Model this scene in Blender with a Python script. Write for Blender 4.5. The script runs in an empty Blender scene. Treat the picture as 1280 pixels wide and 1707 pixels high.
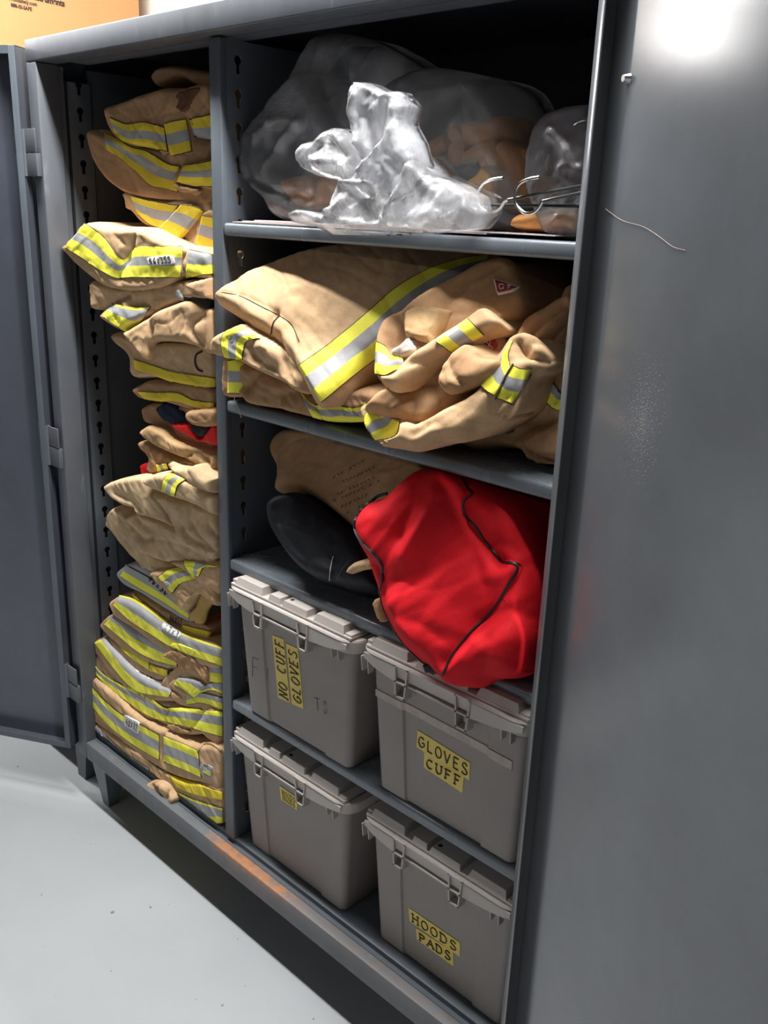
import bpy, bmesh, math, random
import numpy as np
from mathutils import Vector, Matrix
from mathutils.geometry import delaunay_2d_cdt
random.seed(7)
SC = bpy.context.scene
COL = SC.collection
PI = math.pi
# ------------------------------------------------------------------ camera
YAW, PITCH, ROLL, FPX = 0.7537, 0.3149, 0.0372, 1529.54
CAM = np.array([2.1639, -1.0747, 1.6411])
PX = np.array([640.0, 853.5])
_f = np.array([-math.sin(YAW)*math.cos(PITCH), math.cos(YAW)*math.cos(PITCH), -math.sin(PITCH)])
_r0 = np.cross(_f, [0, 0, 1.0]); _r0 /= np.linalg.norm(_r0)
_u0 = np.cross(_r0, _f)
_r = math.cos(ROLL)*_r0 + math.sin(ROLL)*_u0
_u = -math.sin(ROLL)*_r0 + math.cos(ROLL)*_u0
cd = bpy.data.cameras.new('camera'); cam = bpy.data.objects.new('camera', cd); COL.objects.link(cam)
cd.sensor_fit = 'VERTICAL'; cd.sensor_height = 36; cd.lens = FPX/1707*36
cd.clip_start = 0.02
cam.matrix_world = Matrix(((_r[0], _u[0], -_f[0], CAM[0]), (_r[1], _u[1], -_f[1], CAM[1]), (_r[2], _u[2], -_f[2], CAM[2]), (0, 0, 0, 1)))
SC.camera = cam
# ------------------------------------------------------------------ light
SC.view_settings.view_transform = 'Standard'; SC.view_settings.look = 'None'
SC.view_settings.exposure = 0.25; SC.view_settings.gamma = 1.0
SC.view_settings.use_curve_mapping = False
W_ = bpy.data.worlds.new('World'); SC.world = W_; W_.use_nodes = True
W_.node_tree.nodes['Background'].inputs[0].default_value = (0.8, 0.85, 1, 1)
W_.node_tree.nodes['Background'].inputs[1].default_value = 0.01
CEIL = 2.78
LAMPS = [(-3.5, -0.17, 44), (-1.8, -0.17, 44), (0.0, -0.17, 52), (1.5, -0.17, 46), (3.1, -0.17, 36),
         (-2.4, -3.4, 5), (0.8, -3.4, 9), (3.0, -3.4, 5)]  # this second, farther row is added as weak fill light
for i, (lx, ly, lw) in enumerate(LAMPS):
    ld = bpy.data.lights.new('tube_light', 'AREA'); ld.shape = 'RECTANGLE'; ld.size = 1.2; ld.size_y = 0.10
    ld.energy = lw; ld.color = (1.0, 0.985, 0.965)
    lo = bpy.data.objects.new('tube_light', ld); COL.objects.link(lo); lo.location = (lx, ly, CEIL-0.095)

# ------------------------------------------------------------------ projection helpers
def ray(p):
    return _f + _r*(p[0]-PX[0])/FPX - _u*(p[1]-PX[1])/FPX
def unp(p, axis, val):
    d = ray(p); t = (val-CAM[axis])/d[axis]; return CAM + t*d
def crop(ox, oy, s):
    return lambda pts: [(ox+a/s, oy+b/s) for a, b in pts]
A = crop(90, 80, 4.571); B = crop(90, 360, 4.571); Cc = crop(120, 660, 4.923); D = crop(120, 920, 3.633)
E = crop(350, 390, 4.129); F = crop(600, 420, 3.556); G = crop(360, 680, 2.2456)
M = crop(340, 60, 4.0); N = crop(640, 80, 3.556)
I_ = lambda pts: list(pts)

# ------------------------------------------------------------------ materials
def new_mat(name):
    m = bpy.data.materials.new(name); m.use_nodes = True
    nt = m.node_tree; b = nt.nodes['Principled BSDF']; return m, nt, b
def tex_noise(nt, scale, detail=4, rough=0.55, vec=None, stretch=None):
    tc = nt.nodes.new('ShaderNodeTexCoord'); n = nt.nodes.new('ShaderNodeTexNoise')
    n.inputs['Scale'].default_value = scale; n.inputs['Detail'].default_value = detail; n.inputs['Roughness'].default_value = rough
    src = tc.outputs['Object']
    if stretch:
        mp = nt.nodes.new('ShaderNodeMapping'); mp.inputs['Scale'].default_value = stretch
        nt.links.new(src, mp.inputs['Vector']); src = mp.outputs['Vector']
    nt.links.new(src, n.inputs['Vector']); return n
def ramp(nt, fac, stops):
    r = nt.nodes.new('ShaderNodeValToRGB'); cr = r.color_ramp
    while len(cr.elements) < len(stops): cr.elements.new(0.5)
    for e, (p, c) in zip(cr.elements, stops):
        e.position = p; e.color = (*c, 1) if len(c) == 3 else c
    nt.links.new(fac, r.inputs[0]); return r
def bump(nt, b, h, strength=0.2, dist=0.001):
    bp = nt.nodes.new('ShaderNodeBump'); bp.inputs['Strength'].default_value = strength; bp.inputs['Distance'].default_value = dist
    nt.links.new(h, bp.inputs['Height']); nt.links.new(bp.outputs[0], b.inputs['Normal']); return bp
def mix(nt, fac, a, b_, mode='MIX'):
    mx = nt.nodes.new('ShaderNodeMix'); mx.data_type = 'RGBA'; mx.blend_type = mode
    for sock, v in ((mx.inputs[0], fac), (mx.inputs[6], a), (mx.inputs[7], b_)):
        if hasattr(v, 'links'): nt.links.new(v, sock)
        elif isinstance(v, (int, float)): sock.default_value = v
        else: sock.default_value = (*v, 1)
    return mx.outputs[2]
MAT = {}
def simple(name, col, rough=0.5, metal=0, noise=0.0, nscale=60, bmp=0.0, bscale=300, bdist=0.0006, spec=0.5):
    m, nt, b = new_mat(name)
    b.inputs['Roughness'].default_value = rough; b.inputs['Metallic'].default_value = metal
    b.inputs['Specular IOR Level'].default_value = spec
    b.inputs['Base Color'].default_value = (*col, 1)
    if noise:
        n = tex_noise(nt, nscale)
        lo = tuple(c*(1-noise) for c in col); hi = tuple(min(1, c*(1+noise)) for c in col)
        r = ramp(nt, n.outputs[0], [(0.3, lo), (0.7, hi)]); nt.links.new(r.outputs[0], b.inputs['Base Color'])
    if bmp:
        n2 = tex_noise(nt, bscale, 3); bump(nt, b, n2.outputs[0], bmp, bdist)
    MAT[name] = m; return m
def weave(name, col, noise=0.18, rough=0.85, sheen=0.1):
    m, nt, b = new_mat(name)
    b.inputs['Roughness'].default_value = rough; b.inputs['Specular IOR Level'].default_value = 0.15
    n = tex_noise(nt, 22, 6, 0.65); n2 = tex_noise(nt, 420, 3, 0.6)
    lo = tuple(c*(1-noise) for c in col); hi = tuple(min(1, c*(1+noise)) for c in col)
    r = ramp(nt, n.outputs[0], [(0.32, lo), (0.68, hi)])
    r2 = ramp(nt, n2.outputs[0], [(0.35, (0.93, 0.93, 0.93)), (0.65, (1.05, 1.05, 1.05))])
    nt.links.new(mix(nt, 1.0, r.outputs[0], r2.outputs[0], 'MULTIPLY'), b.inputs['Base Color'])
    n3 = tex_noise(nt, 70, 4, 0.6)
    ad = nt.nodes.new('ShaderNodeMath'); ad.operation = 'MULTIPLY_ADD'; ad.inputs[1].default_value = 0.2
    nt.links.new(n2.outputs[0], ad.inputs[0]); nt.links.new(n3.outputs[0], ad.inputs[2])
    bump(nt, b, ad.outputs[0], 0.35, 0.0016)
    MAT[name] = m; return m
weave('tan', (0.56, 0.37, 0.21)); weave('tan_brown', (0.43, 0.255, 0.135)); weave('tan_pale', (0.58, 0.42, 0.25))
weave('khaki', (0.46, 0.30, 0.15)); weave('dark_brown', (0.13, 0.065, 0.035))
weave('trim_yellow', (0.90, 0.86, 0.09), 0.06, 0.6); weave('trim_silver', (0.38, 0.38, 0.39), 0.06, 0.42)
weave('trim_piping', (0.055, 0.04, 0.025), 0.1)
weave('trim_gold', (0.78, 0.60, 0.05), 0.06, 0.6)
weave('navy', (0.018, 0.024, 0.05), 0.2, 0.6); weave('black_cloth', (0.018, 0.02, 0.024), 0.2, 0.55)
weave('red_cloth', (0.66, 0.012, 0.02), 0.06, 0.7); weave('bright_red', (0.8, 0.03, 0.03), 0.05, 0.6)
weave('lining', (0.55, 0.47, 0.42), 0.08); weave('maroon_cloth', (0.16, 0.05, 0.06), 0.2)
weave('glove_leather', (0.62, 0.30, 0.10), 0.12, 0.6); weave('strap_tan', (0.52, 0.33, 0.11), 0.1)
weave('deep_brown', (0.03, 0.016, 0.01)); simple('patch_red', (0.35, 0.02, 0.025), 0.6); simple('thread_white', (0.75, 0.7, 0.66), 0.7)
simple('label_white', (0.78, 0.77, 0.74), 0.6, noise=0.05); simple('ink', (0.012, 0.012, 0.014), 0.6)
simple('ink_faint', (0.10, 0.085, 0.085), 0.6)
simple('label_yellow', (0.80, 0.60, 0.12), 0.5, noise=0.04); simple('label_ink', (0.06, 0.045, 0.03), 0.6)
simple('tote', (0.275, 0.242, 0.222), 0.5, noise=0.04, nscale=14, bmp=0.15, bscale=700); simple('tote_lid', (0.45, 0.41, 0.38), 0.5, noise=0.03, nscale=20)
simple('tape', (0.42, 0.34, 0.30), 0.35, noise=0.12, nscale=60)
simple('chrome', (0.75, 0.75, 0.75), 0.15, 1.0); simple('black_wire', (0.02, 0.02, 0.02), 0.35)
simple('zipper', (0.012, 0.010, 0.012), 0.45); simple('hole_shade', (0.01, 0.01, 0.011), 0.9)  # the near-black one paints the shade inside holes
simple('paper', (0.6, 0.52, 0.52), 0.6)
simple('lamp_body', (0.8, 0.8, 0.8), 0.4)

def metal_mat(name, col, rough=0.33, rust=False, specks=False, streak=0.25):
    m, nt, b = new_mat(name)
    b.inputs['Specular IOR Level'].default_value = 0.55
    n = tex_noise(nt, 5, 6, 0.6); n1 = tex_noise(nt, 30, 8, 0.7, stretch=(1, 1, 0.25))
    r = ramp(nt, n.outputs[0], [(0.3, tuple(c*0.88 for c in col)), (0.7, tuple(c*1.14 for c in col))])
    c = r.outputs[0]
    w = ramp(nt, n1.outputs[0], [(0.60, (0, 0, 0)), (0.78, (streak,)*3)])
    c = mix(nt, w.outputs[0], c, tuple(min(1, x*2.6+0.02) for x in col))
    rv = 0.06 if streak < 0.1 else 0.3
    rr = ramp(nt, n1.outputs[0], [(0.3, (rough*(1-rv*.5),)*3), (0.75, (rough*(1+rv),)*3)])
    nt.links.new(rr.outputs[0], b.inputs['Roughness'])
    if specks:      # a scraped patch: small paint specks, densest round one spot
        tc = nt.nodes.new('ShaderNodeTexCoord')
        mp = nt.nodes.new('ShaderNodeMapping'); mp.vector_type = 'POINT'
        mp.inputs['Location'].default_value = (-specks[0], 0, -specks[1]); nt.links.new(tc.outputs['Object'], mp.inputs[0])
        sc = nt.nodes.new('ShaderNodeMapping'); sc.inputs['Scale'].default_value = (1/specks[2], 0.0, 1/specks[3]); nt.links.new(mp.outputs[0], sc.inputs[0])
        ln = nt.nodes.new('ShaderNodeVectorMath'); ln.operation = 'LENGTH'; nt.links.new(sc.outputs[0], ln.inputs[0])
        fall = ramp(nt, ln.outputs['Value'], [(0.0, (0.62,)*3), (0.55, (0.5,)*3), (1.0, (0.30,)*3)])
        nn = tex_noise(nt, 520, 2, 0.5)
        lt = nt.nodes.new('ShaderNodeMath'); lt.operation = 'ADD'; nt.links.new(nn.outputs[0], lt.inputs[0]); nt.links.new(fall.outputs[0], lt.inputs[1])
        k = ramp(nt, lt.outputs[0], [(0.0, (0, 0, 0)), (1.0, (0, 0, 0))])
        k.color_ramp.elements[0].position = 0.0
        th = nt.nodes.new('ShaderNodeMath'); th.operation = 'GREATER_THAN'; th.inputs[1].default_value = 1.19
        nt.links.new(lt.outputs[0], th.inputs[0])
        mm = nt.nodes.new('ShaderNodeMath'); mm.operation = 'MULTIPLY'; mm.inputs[1].default_value = 0.55; nt.links.new(th.outputs[0], mm.inputs[0])
        c = mix(nt, mm.outputs[0], c, (0.5, 0.47, 0.45))
    if rust:
        tc = nt.nodes.new('ShaderNodeTexCoord'); sx = nt.nodes.new('ShaderNodeSeparateXYZ'); nt.links.new(tc.outputs['Object'], sx.inputs[0])
        nx = tex_noise(nt, 9, 6, 0.65)
        ad = nt.nodes.new('ShaderNodeMath'); ad.operation = 'MULTIPLY_ADD'; ad.inputs[1].default_value = 0.16; nt.links.new(nx.outputs[0], ad.inputs[0])
        hf = nt.nodes.new('ShaderNodeMath'); hf.operation = 'MULTIPLY'; hf.inputs[1].default_value = 0.5; nt.links.new(sx.outputs[0], hf.inputs[0]); nt.links.new(hf.outputs[0], ad.inputs[2])
        band = ramp(nt, ad.outputs[0], [(0.37, (0, 0, 0)), (0.43, (1, 1, 1)), (0.50, (0.85, 0.85, 0.85)), (0.58, (0.10, 0.10, 0.10))])
        zz = ramp(nt, sx.outputs[2], [(0.186, (0.18,)*3), (0.2015, (1, 1, 1))]); nf = tex_noise(nt, 46, 6, 0.7); nr = ramp(nt, nf.outputs[0], [(0.38, (0.25,)*3), (0.55, (1, 1, 1))])
        m1 = mix(nt, 1.0, band.outputs[0], zz.outputs[0], 'MULTIPLY'); m1 = mix(nt, 1.0, m1, nr.outputs[0], 'MULTIPLY')
        c = mix(nt, m1, c, (0.42, 0.17, 0.055))
    nt.links.new(c, b.inputs['Base Color'])
    nb = tex_noise(nt, 900, 2, 0.5); bump(nt, b, nb.outputs[0], 0.06, 0.0005)
    MAT[name] = m; return m
GREY = (0.088, 0.104, 0.122)
metal_mat('steel', GREY, 0.36); metal_mat('steel_rim', (0.092, 0.102, 0.118), 0.42, streak=0.5)
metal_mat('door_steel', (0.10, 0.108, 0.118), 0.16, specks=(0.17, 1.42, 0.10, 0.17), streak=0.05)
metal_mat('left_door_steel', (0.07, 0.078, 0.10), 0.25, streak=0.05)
metal_mat('sill_rust', (0.13, 0.14, 0.15), 0.5, rust=True, streak=0.8)
metal_mat('shelf_steel', (0.15, 0.172, 0.195), 0.24, streak=0.1)

def plastic_film():
    m, nt, b = new_mat('plastic_film')
    nt.nodes.remove(b); out = nt.nodes['Material Output']
    tr = nt.nodes.new('ShaderNodeBsdfTransparent'); df = nt.nodes.new('ShaderNodeBsdfDiffuse'); tl = nt.nodes.new('ShaderNodeBsdfTranslucent'); gl = nt.nodes.new('ShaderNodeBsdfGlossy')
    df.inputs[0].default_value = (0.82, 0.84, 0.88, 1); tl.inputs[0].default_value = (0.8, 0.82, 0.86, 1)
    tr.inputs[0].default_value = (0.93, 0.93, 0.93, 1)
    gl.inputs[0].default_value = (1, 1, 1, 1); gl.inputs[1].default_value = 0.16
    a = nt.nodes.new('ShaderNodeMixShader'); a.inputs[0].default_value = 0.4; nt.links.new(df.outputs[0], a.inputs[1]); nt.links.new(tl.outputs[0], a.inputs[2])
    n = tex_noise(nt, 14, 5, 0.65, stretch=(1, 1, 0.45)); r = ramp(nt, n.outputs[0], [(0.36, (FILM[0],)*3), (0.62, (FILM[1],)*3)])
    c = nt.nodes.new('ShaderNodeMixShader'); nt.links.new(r.outputs[0], c.inputs[0]); nt.links.new(tr.outputs[0], c.inputs[1]); nt.links.new(a.outputs[0], c.inputs[2])
    lw = nt.nodes.new('ShaderNodeFresnel'); lw.inputs[0].default_value = 1.45
    g = nt.nodes.new('ShaderNodeMixShader'); nt.links.new(lw.outputs[0], g.inputs[0]); nt.links.new(c.outputs[0], g.inputs[1]); nt.links.new(gl.outputs[0], g.inputs[2])
    nt.links.new(g.outputs[0], out.inputs[0])
    nb = tex_noise(nt, 45, 6, 0.6); bp = nt.nodes.new('ShaderNodeBump'); bp.inputs['Strength'].default_value = 0.7; bp.inputs['Distance'].default_value = 0.006
    nt.links.new(nb.outputs[0], bp.inputs['Height'])
    for s in (df, gl): nt.links.new(bp.outputs[0], s.inputs['Normal'])
    return m
FILM = (0.13, 0.27); MAT['film_clear'] = plastic_film()
FILM = (0.08, 0.52); MAT['film_milky'] = plastic_film()

def floor_mat():
    m, nt, b = new_mat('floor_paint')
    b.inputs['Roughness'].default_value = 0.38
    n = tex_noise(nt, 3, 5); r = ramp(nt, n.outputs[0], [(0.3, (0.365, 0.388, 0.405)), (0.7, (0.40, 0.422, 0.437))])
    n2 = tex_noise(nt, 42, 2, 0.4); k = ramp(nt, n2.outputs[0], [(0.745, (0, 0, 0)), (0.76, (0.85,)*3)])
    nt.links.new(mix(nt, k.outputs[0], r.outputs[0], (0.16, 0.15, 0.14)), b.inputs['Base Color'])
    n3 = tex_noise(nt, 12, 3); bump(nt, b, n3.outputs[0], 0.08, 0.003)
    MAT['floor_paint'] = m
floor_mat()
def wall_mat():
    m, nt, b = new_mat('wall_paint'); b.inputs['Roughness'].default_value = 0.8
    b.inputs['Base Color'].default_value = (0.70, 0.65, 0.56, 1)
    n = tex_noise(nt, 160, 5); bump(nt, b, n.outputs[0], 0.4, 0.003); MAT['wall_paint'] = m
wall_mat()
simple('wall_far', (0.06, 0.06, 0.065), 0.85); simple('ceiling_paint', (0.14, 0.14, 0.145), 0.9, noise=0.05)
simple('cardboard', (0.50, 0.25, 0.10), 0.8, noise=0.04, nscale=8)

# ------------------------------------------------------------------ object helpers
def link(name, me, parent=None):
    o = bpy.data.objects.new(name, me); COL.objects.link(o)
    if parent is not None: o.parent = parent
    return o
def tag(o, label=None, cat=None, group=None, kind=None):
    if label: o['label'] = label
    if cat: o['category'] = cat
    if group: o['group'] = group
    if kind: o['kind'] = kind
    return o
def thing(name, label, cat, loc=(0, 0, 0), group=None, rz=0):
    o = bpy.data.objects.new(name, None); COL.objects.link(o); o.empty_display_size = 0.05
    o.location = loc; o.rotation_euler = (0, 0, rz)
    bpy.context.view_layer.update() if False else None
    return tag(o, label, cat, group)
def mesh(name, verts, faces, mats, parent=None, fm=None, smooth=True, world=True):
    """verts in world coordinates; stored relative to the parent's location"""
    off = Vector((0, 0, 0))
    if parent is not None and world:
        p = parent
        while p is not None: off += p.location; p = p.parent
    me = bpy.data.meshes.new(name)
    me.from_pydata([tuple(Vector(v)-off) for v in verts], [], [tuple(f) for f in faces])
    for m in (mats if isinstance(mats, (list, tuple)) else [mats]): me.materials.append(MAT[m] if isinstance(m, str) else m)
    if fm is not None: me.polygons.foreach_set('material_index', fm)
    me.polygons.foreach_set('use_smooth', [smooth]*len(me.polygons))
    me.update()
    return link(name, me, parent)
class MB:
    def __init__(s): s.bm = bmesh.new()
    def box(s, x0, x1, y0, y1, z0, z1, mtx=None, bev=0.0):
        vs = [s.bm.verts.new((x, y, z)) for x in (x0, x1) for y in (y0, y1) for z in (z0, z1)]
        fs = [(0, 1, 3, 2), (4, 6, 7, 5), (0, 4, 5, 1), (2, 3, 7, 6), (0, 2, 6, 4), (1, 5, 7, 3)]
        ff = [s.bm.faces.new([vs[i] for i in f]) for f in fs]
        if bev:
            es = list({e for f in ff for e in f.edges})
            r = bmesh.ops.bevel(s.bm, geom=es, offset=bev, segments=3, affect='EDGES', profile=0.5)
            vs = list({v for f in r['faces'] for v in f.verts} | {v for v in vs if v.is_valid})
        if mtx is not None: bmesh.ops.transform(s.bm, matrix=mtx, verts=[v for v in vs if v.is_valid])
        return s
    def hexa(s, pts):
        vs = [s.bm.verts.new(p) for p in pts]   # bottom 4 ccw, top 4 ccw
        for f in ((3, 2, 1, 0), (4, 5, 6, 7), (0, 1, 5, 4), (1, 2, 6, 5), (2, 3, 7, 6), (3, 0, 4, 7)): s.bm.faces.new([vs[i] for i in f])
        return s
    def tube(s, pts, r, n=8, cap=True):
        pts = [np.array(p, float) for p in pts]; rs = r if hasattr(r, '__len__') else [r]*len(pts)
        rings = []; up = np.array([0.13, 0.27, 0.95])
        for i, p in enumerate(pts):
            t = pts[min(i+1, len(pts)-1)]-pts[max(i-1, 0)]; t /= (np.linalg.norm(t)+1e-12)
            a = np.cross(t, up)
            if np.linalg.norm(a) < 1e-4: a = np.cross(t, [1, 0, 0])
            a /= np.linalg.norm(a); b = np.cross(t, a); up = np.cross(a, t) if i else up
            rings.append([s.bm.verts.new(p+rs[i]*(math.cos(2*PI*k/n)*a+math.sin(2*PI*k/n)*b)) for k in range(n)])
        for a, b in zip(rings[:-1], rings[1:]):
            for k in range(n): s.bm.faces.new((a[k], a[(k+1) % n], b[(k+1) % n], b[k]))
        if cap: s.bm.faces.new(rings[0][::-1]); s.bm.faces.new(rings[-1])
        return s
    def build(s, name, mat, parent=None, smooth=False, world=True, angle=0.6):
        bmesh.ops.recalc_face_normals(s.bm, faces=s.bm.faces)
        off = Vector((0, 0, 0))
        if parent is not None and world:
            p = parent
            while p is not None: off += p.location; p = p.parent
        me = bpy.data.meshes.new(name)
        for f in s.bm.faces: f.smooth = smooth
        if smooth:
            for e in s.bm.edges:
                if len(e.link_faces) == 2 and e.calc_face_angle(0) > angle: e.smooth = False
        s.bm.to_mesh(me); s.bm.free()
        if off.length: me.transform(Matrix.Translation(-off))
        me.materials.append(MAT[mat]); return link(name, me, parent)
def catmull(pts, n, closed=False):
    P_ = np.array(pts, float); m = len(P_)
    if m == 2 and not closed:
        t = np.linspace(0, 1, n)[:, None]; return P_[0]*(1-t)+P_[1]*t
    if closed: Q = np.vstack([P_[-1], P_, P_[0], P_[1]]); segs = m
    else: Q = np.vstack([2*P_[0]-P_[1], P_, 2*P_[-1]-P_[-2]]); segs = m-1
    d = np.linalg.norm(Q[2:2+segs]-Q[1:1+segs], axis=1)
    # near-uniform arc resample
    out = []
    for i in range(segs):
        k = 12; t = np.linspace(0, 1, k, endpoint=False)[:, None]
        p0, p1, p2, p3 = Q[i], Q[i+1], Q[i+2], Q[i+3]
        # limit tangents so corners stay put
        m1 = (p2-p0)*0.5; m2 = (p3-p1)*0.5; L = np.linalg.norm(p2-p1)
        for mm in (m1, m2):
            l = np.linalg.norm(mm)
            if l > L*1.0: mm *= L/l
        h = (2*t**3-3*t**2+1)*p1+(t**3-2*t**2+t)*m1+(-2*t**3+3*t**2)*p2+(t**3-t**2)*m2
        out.append(h)
    R = np.vstack(out+[P_[:1] if closed else P_[-1:]])
    s = np.r_[0, np.cumsum(np.linalg.norm(np.diff(R, axis=0), axis=1))]
    q = np.linspace(0, s[-1], n+1 if closed else n)
    R2 = np.stack([np.interp(q, s, R[:, k]) for k in range(R.shape[1])], 1)
    return R2[:-1] if closed else R2
# vectorised gradient noise
_rng = np.random.RandomState(11); _perm = _rng.permutation(256); _perm = np.r_[_perm, _perm]
_ga = _rng.rand(256)*2*PI; _gx, _gy = np.cos(_ga), np.sin(_ga)
def perlin(x, y):
    xi = np.floor(x).astype(int); yi = np.floor(y).astype(int); xf = x-xi; yf = y-yi
    u = xf**3*(xf*(xf*6-15)+10); v = yf**3*(yf*(yf*6-15)+10)
    def g(ix, iy, dx, dy):
        h = _perm[(_perm[ix & 255]+iy) & 255]; return _gx[h]*dx+_gy[h]*dy
    a = g(xi, yi, xf, yf); b = g(xi+1, yi, xf-1, yf); c = g(xi, yi+1, xf, yf-1); d = g(xi+1, yi+1, xf-1, yf-1)
    return (a*(1-u)+b*u)*(1-v)+(c*(1-u)+d*u)*v
def facet(Q, f, seed):
    x = Q[:, 0]*f; y = Q[:, 1]*f; wx = perlin(x*.6+seed, y*.6)*1.1; wy = perlin(x*.6+7, y*.6+seed)*1.1; x = x+wx; y = y+wy
    tri = lambda v: np.abs((v % 2.0)-1.0)
    a0 = seed*1.9; dr = lambda k, s_: tri((x*math.cos(a0+k)+y*math.sin(a0+k))*s_+seed*k)
    a = dr(0.3, 1)+.6*dr(1.5, 1.35); b = dr(2.4, .85)+.6*dr(0.9, 1.7)
    return .6*np.maximum(a, b)+.3*a+.22*dr(2.0, 2.6)-.8
def seg_dist(Pp, L, closed=False):
    """distance of points (n,2) to polyline L, plus signed side"""
    Q = np.vstack([L, L[:1]]) if closed else L
    best = np.full(len(Pp), 1e9); side = np.zeros(len(Pp))
    for a, b in zip(Q[:-1], Q[1:]):
        ab = b-a; l2 = ab@ab+1e-14; t = np.clip(((Pp-a)@ab)/l2, 0, 1)
        dv = Pp-(a+t[:, None]*ab); d = np.sqrt((dv**2).sum(1)); k = d < best
        sd = ab[0]*dv[:, 1]-ab[1]*dv[:, 0]
        side[k] = np.sign(sd[k]); best[k] = d[k]
    return best, side
def inside(Pp, L):
    r = np.zeros(len(Pp), bool); n = len(L); x, y = Pp[:, 0], Pp[:, 1]
    for i in range(n):
        x1, y1 = L[i]; x2, y2 = L[(i+1) % n]
        c = (y1 > y) != (y2 > y)
        with np.errstate(divide='ignore', invalid='ignore'):
            xi = (x2-x1)*(y-y1)/(y2-y1+1e-15)+x1
        r ^= c & (x < xi)
    return r
RK = 0.5; WK = 0.62
class Pillow:
    """a puffy piece of cloth: outline on a slanted plane, swollen to the front, deep to the back"""
    n_seed = 0
    def __init__(s, outline, y, T=0.03, R=0.02, back=0.1, tilt=0.0, yaw=0.0, creases=(), wr=(0.004, 28, 0.3, 2.2), bulge=0.0, xmax=None, xmin=None,
                 backdir=None, mat='tan', g=0.0042, anchor=None, lev=0.5, sm=True, zmin=None, fac=None):
        Pillow.n_seed += 1; s.seed = Pillow.n_seed*7.31
        o = np.array(outline, float); c = o.mean(0) if anchor is None else np.array(anchor, float)
        s.O = unp(c, 1, y)
        s.n = np.array([math.sin(yaw)*math.cos(tilt), -math.cos(yaw)*math.cos(tilt), math.sin(tilt)])
        s.U = np.array([math.cos(yaw), math.sin(yaw), 0.0]); s.V = np.cross(s.n, s.U)*1.0
        if s.V[2] < 0: s.V = -s.V
        s.T, s.R, s.bulge, s.wr, s.mat, s.back, s.g = T, R*RK, bulge, wr, mat, back, g
        s.fac = (0.55*wr[0], wr[1]*0.55) if fac is None else fac
        s.bd = np.array([0, 1.0, 0]) if backdir is None else np.array(backdir, float)
        q = np.array([s._hit(p, T*lev) for p in o])
        n = max(24, int(np.linalg.norm(np.diff(np.vstack([q, q[:1]]), axis=0), axis=1).sum()/g))
        s.loop = catmull(q, n, True) if sm else s._lin(q, n)
        s.xmaxu = None if xmax is None else (xmax-0.0012-s.O[0])/s.U[0]
        if xmax is not None: s._clamp(xmax, 1)
        if xmin is not None: s._clamp(xmin, -1)
        if zmin is not None:
            lo = (zmin-s.O[2])/s.V[2]; s.loop[:, 1] = np.maximum(s.loop[:, 1], lo)
        s.ctr = s.loop.mean(0); s.ext = np.abs(s.loop-s.ctr).max(0)
        s.cr = []
        for cr in creases:
            pts, w, dep = cr[:3]; kind = cr[3] if len(cr) > 3 else 'g'
            L = catmull(np.array([s._hit(p, T) for p in pts]), max(6, len(pts)*4)); s.cr.append((L, w, dep, kind))
    def _lin(s, q, n):
        R = np.vstack([q, q[:1]]); d = np.r_[0, np.cumsum(np.linalg.norm(np.diff(R, axis=0), axis=1))]; t = np.linspace(0, d[-1], n+1)[:-1]
        return np.stack([np.interp(t, d, R[:, k]) for k in (0, 1)], 1)
    def _clamp(s, xm, sg):
        u = (xm-s.O[0]-0*s.loop[:, 1]*s.V[0])/s.U[0]
        s.loop[:, 0] = np.minimum(s.loop[:, 0], u) if sg > 0 else np.maximum(s.loop[:, 0], u)
    def _hit(s, p, h):
        d = ray(p); o = s.O+h*s.n; t = ((o-CAM)@s.n)/(d@s.n); X = CAM+t*d-s.O
        return np.array([X@s.U, X@s.V])
    def _relief(s, Q, t):
        h = np.zeros(len(Q))
        if s.bulge: e = (Q-s.ctr)/s.ext; h += s.bulge*np.maximum(0, 1-(e**2).sum(1))*t
        a, sc, an, st = s.wr; a = a*WK
        if a:
            ca, sa = math.cos(an), math.sin(an); x = (Q[:, 0]*ca+Q[:, 1]*sa)*sc/st; y = (-Q[:, 0]*sa+Q[:, 1]*ca)*sc
            wx = perlin(x*0.7+s.seed, y*0.5+3.3)*1.1
            n1 = perlin(x*0.8+s.seed+wx, y*0.7+wx+s.seed*1.7)
            rid = np.exp(-(np.abs(perlin(x*0.75+s.seed*2, y*0.8+wx*1.1+5))/0.10)**1.3)
            val = np.exp(-(np.abs(perlin(x*0.7+s.seed*3+4, y*1.0-wx*0.9+15))/0.07)**1.2)
            fine = np.exp(-(np.abs(perlin(x*1.9+s.seed*4, y*2.3+wx*2))/0.09)**1.3)
            h += a*(1.1*n1+0.75*rid-0.75*val-0.28*fine)*(0.3+0.7*t)
        if s.fac[0]: h += s.fac[0]*facet(Q, s.fac[1], s.seed)*(0.2+0.8*t)
        for L, w, dep, kind in s.cr:
            dd, sd = seg_dist(Q, L)
            if kind == 'g': h -= dep*np.exp(-(dd/w)**1.2)
            elif kind == 'r': h += dep*np.exp(-(dd/w)**1.5)
            else:
                x = dd*sd; h += dep*(0.5+0.5*np.tanh(x/w*2.2))*np.exp(-np.maximum(x, 0)/(w*7))
        return h
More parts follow.
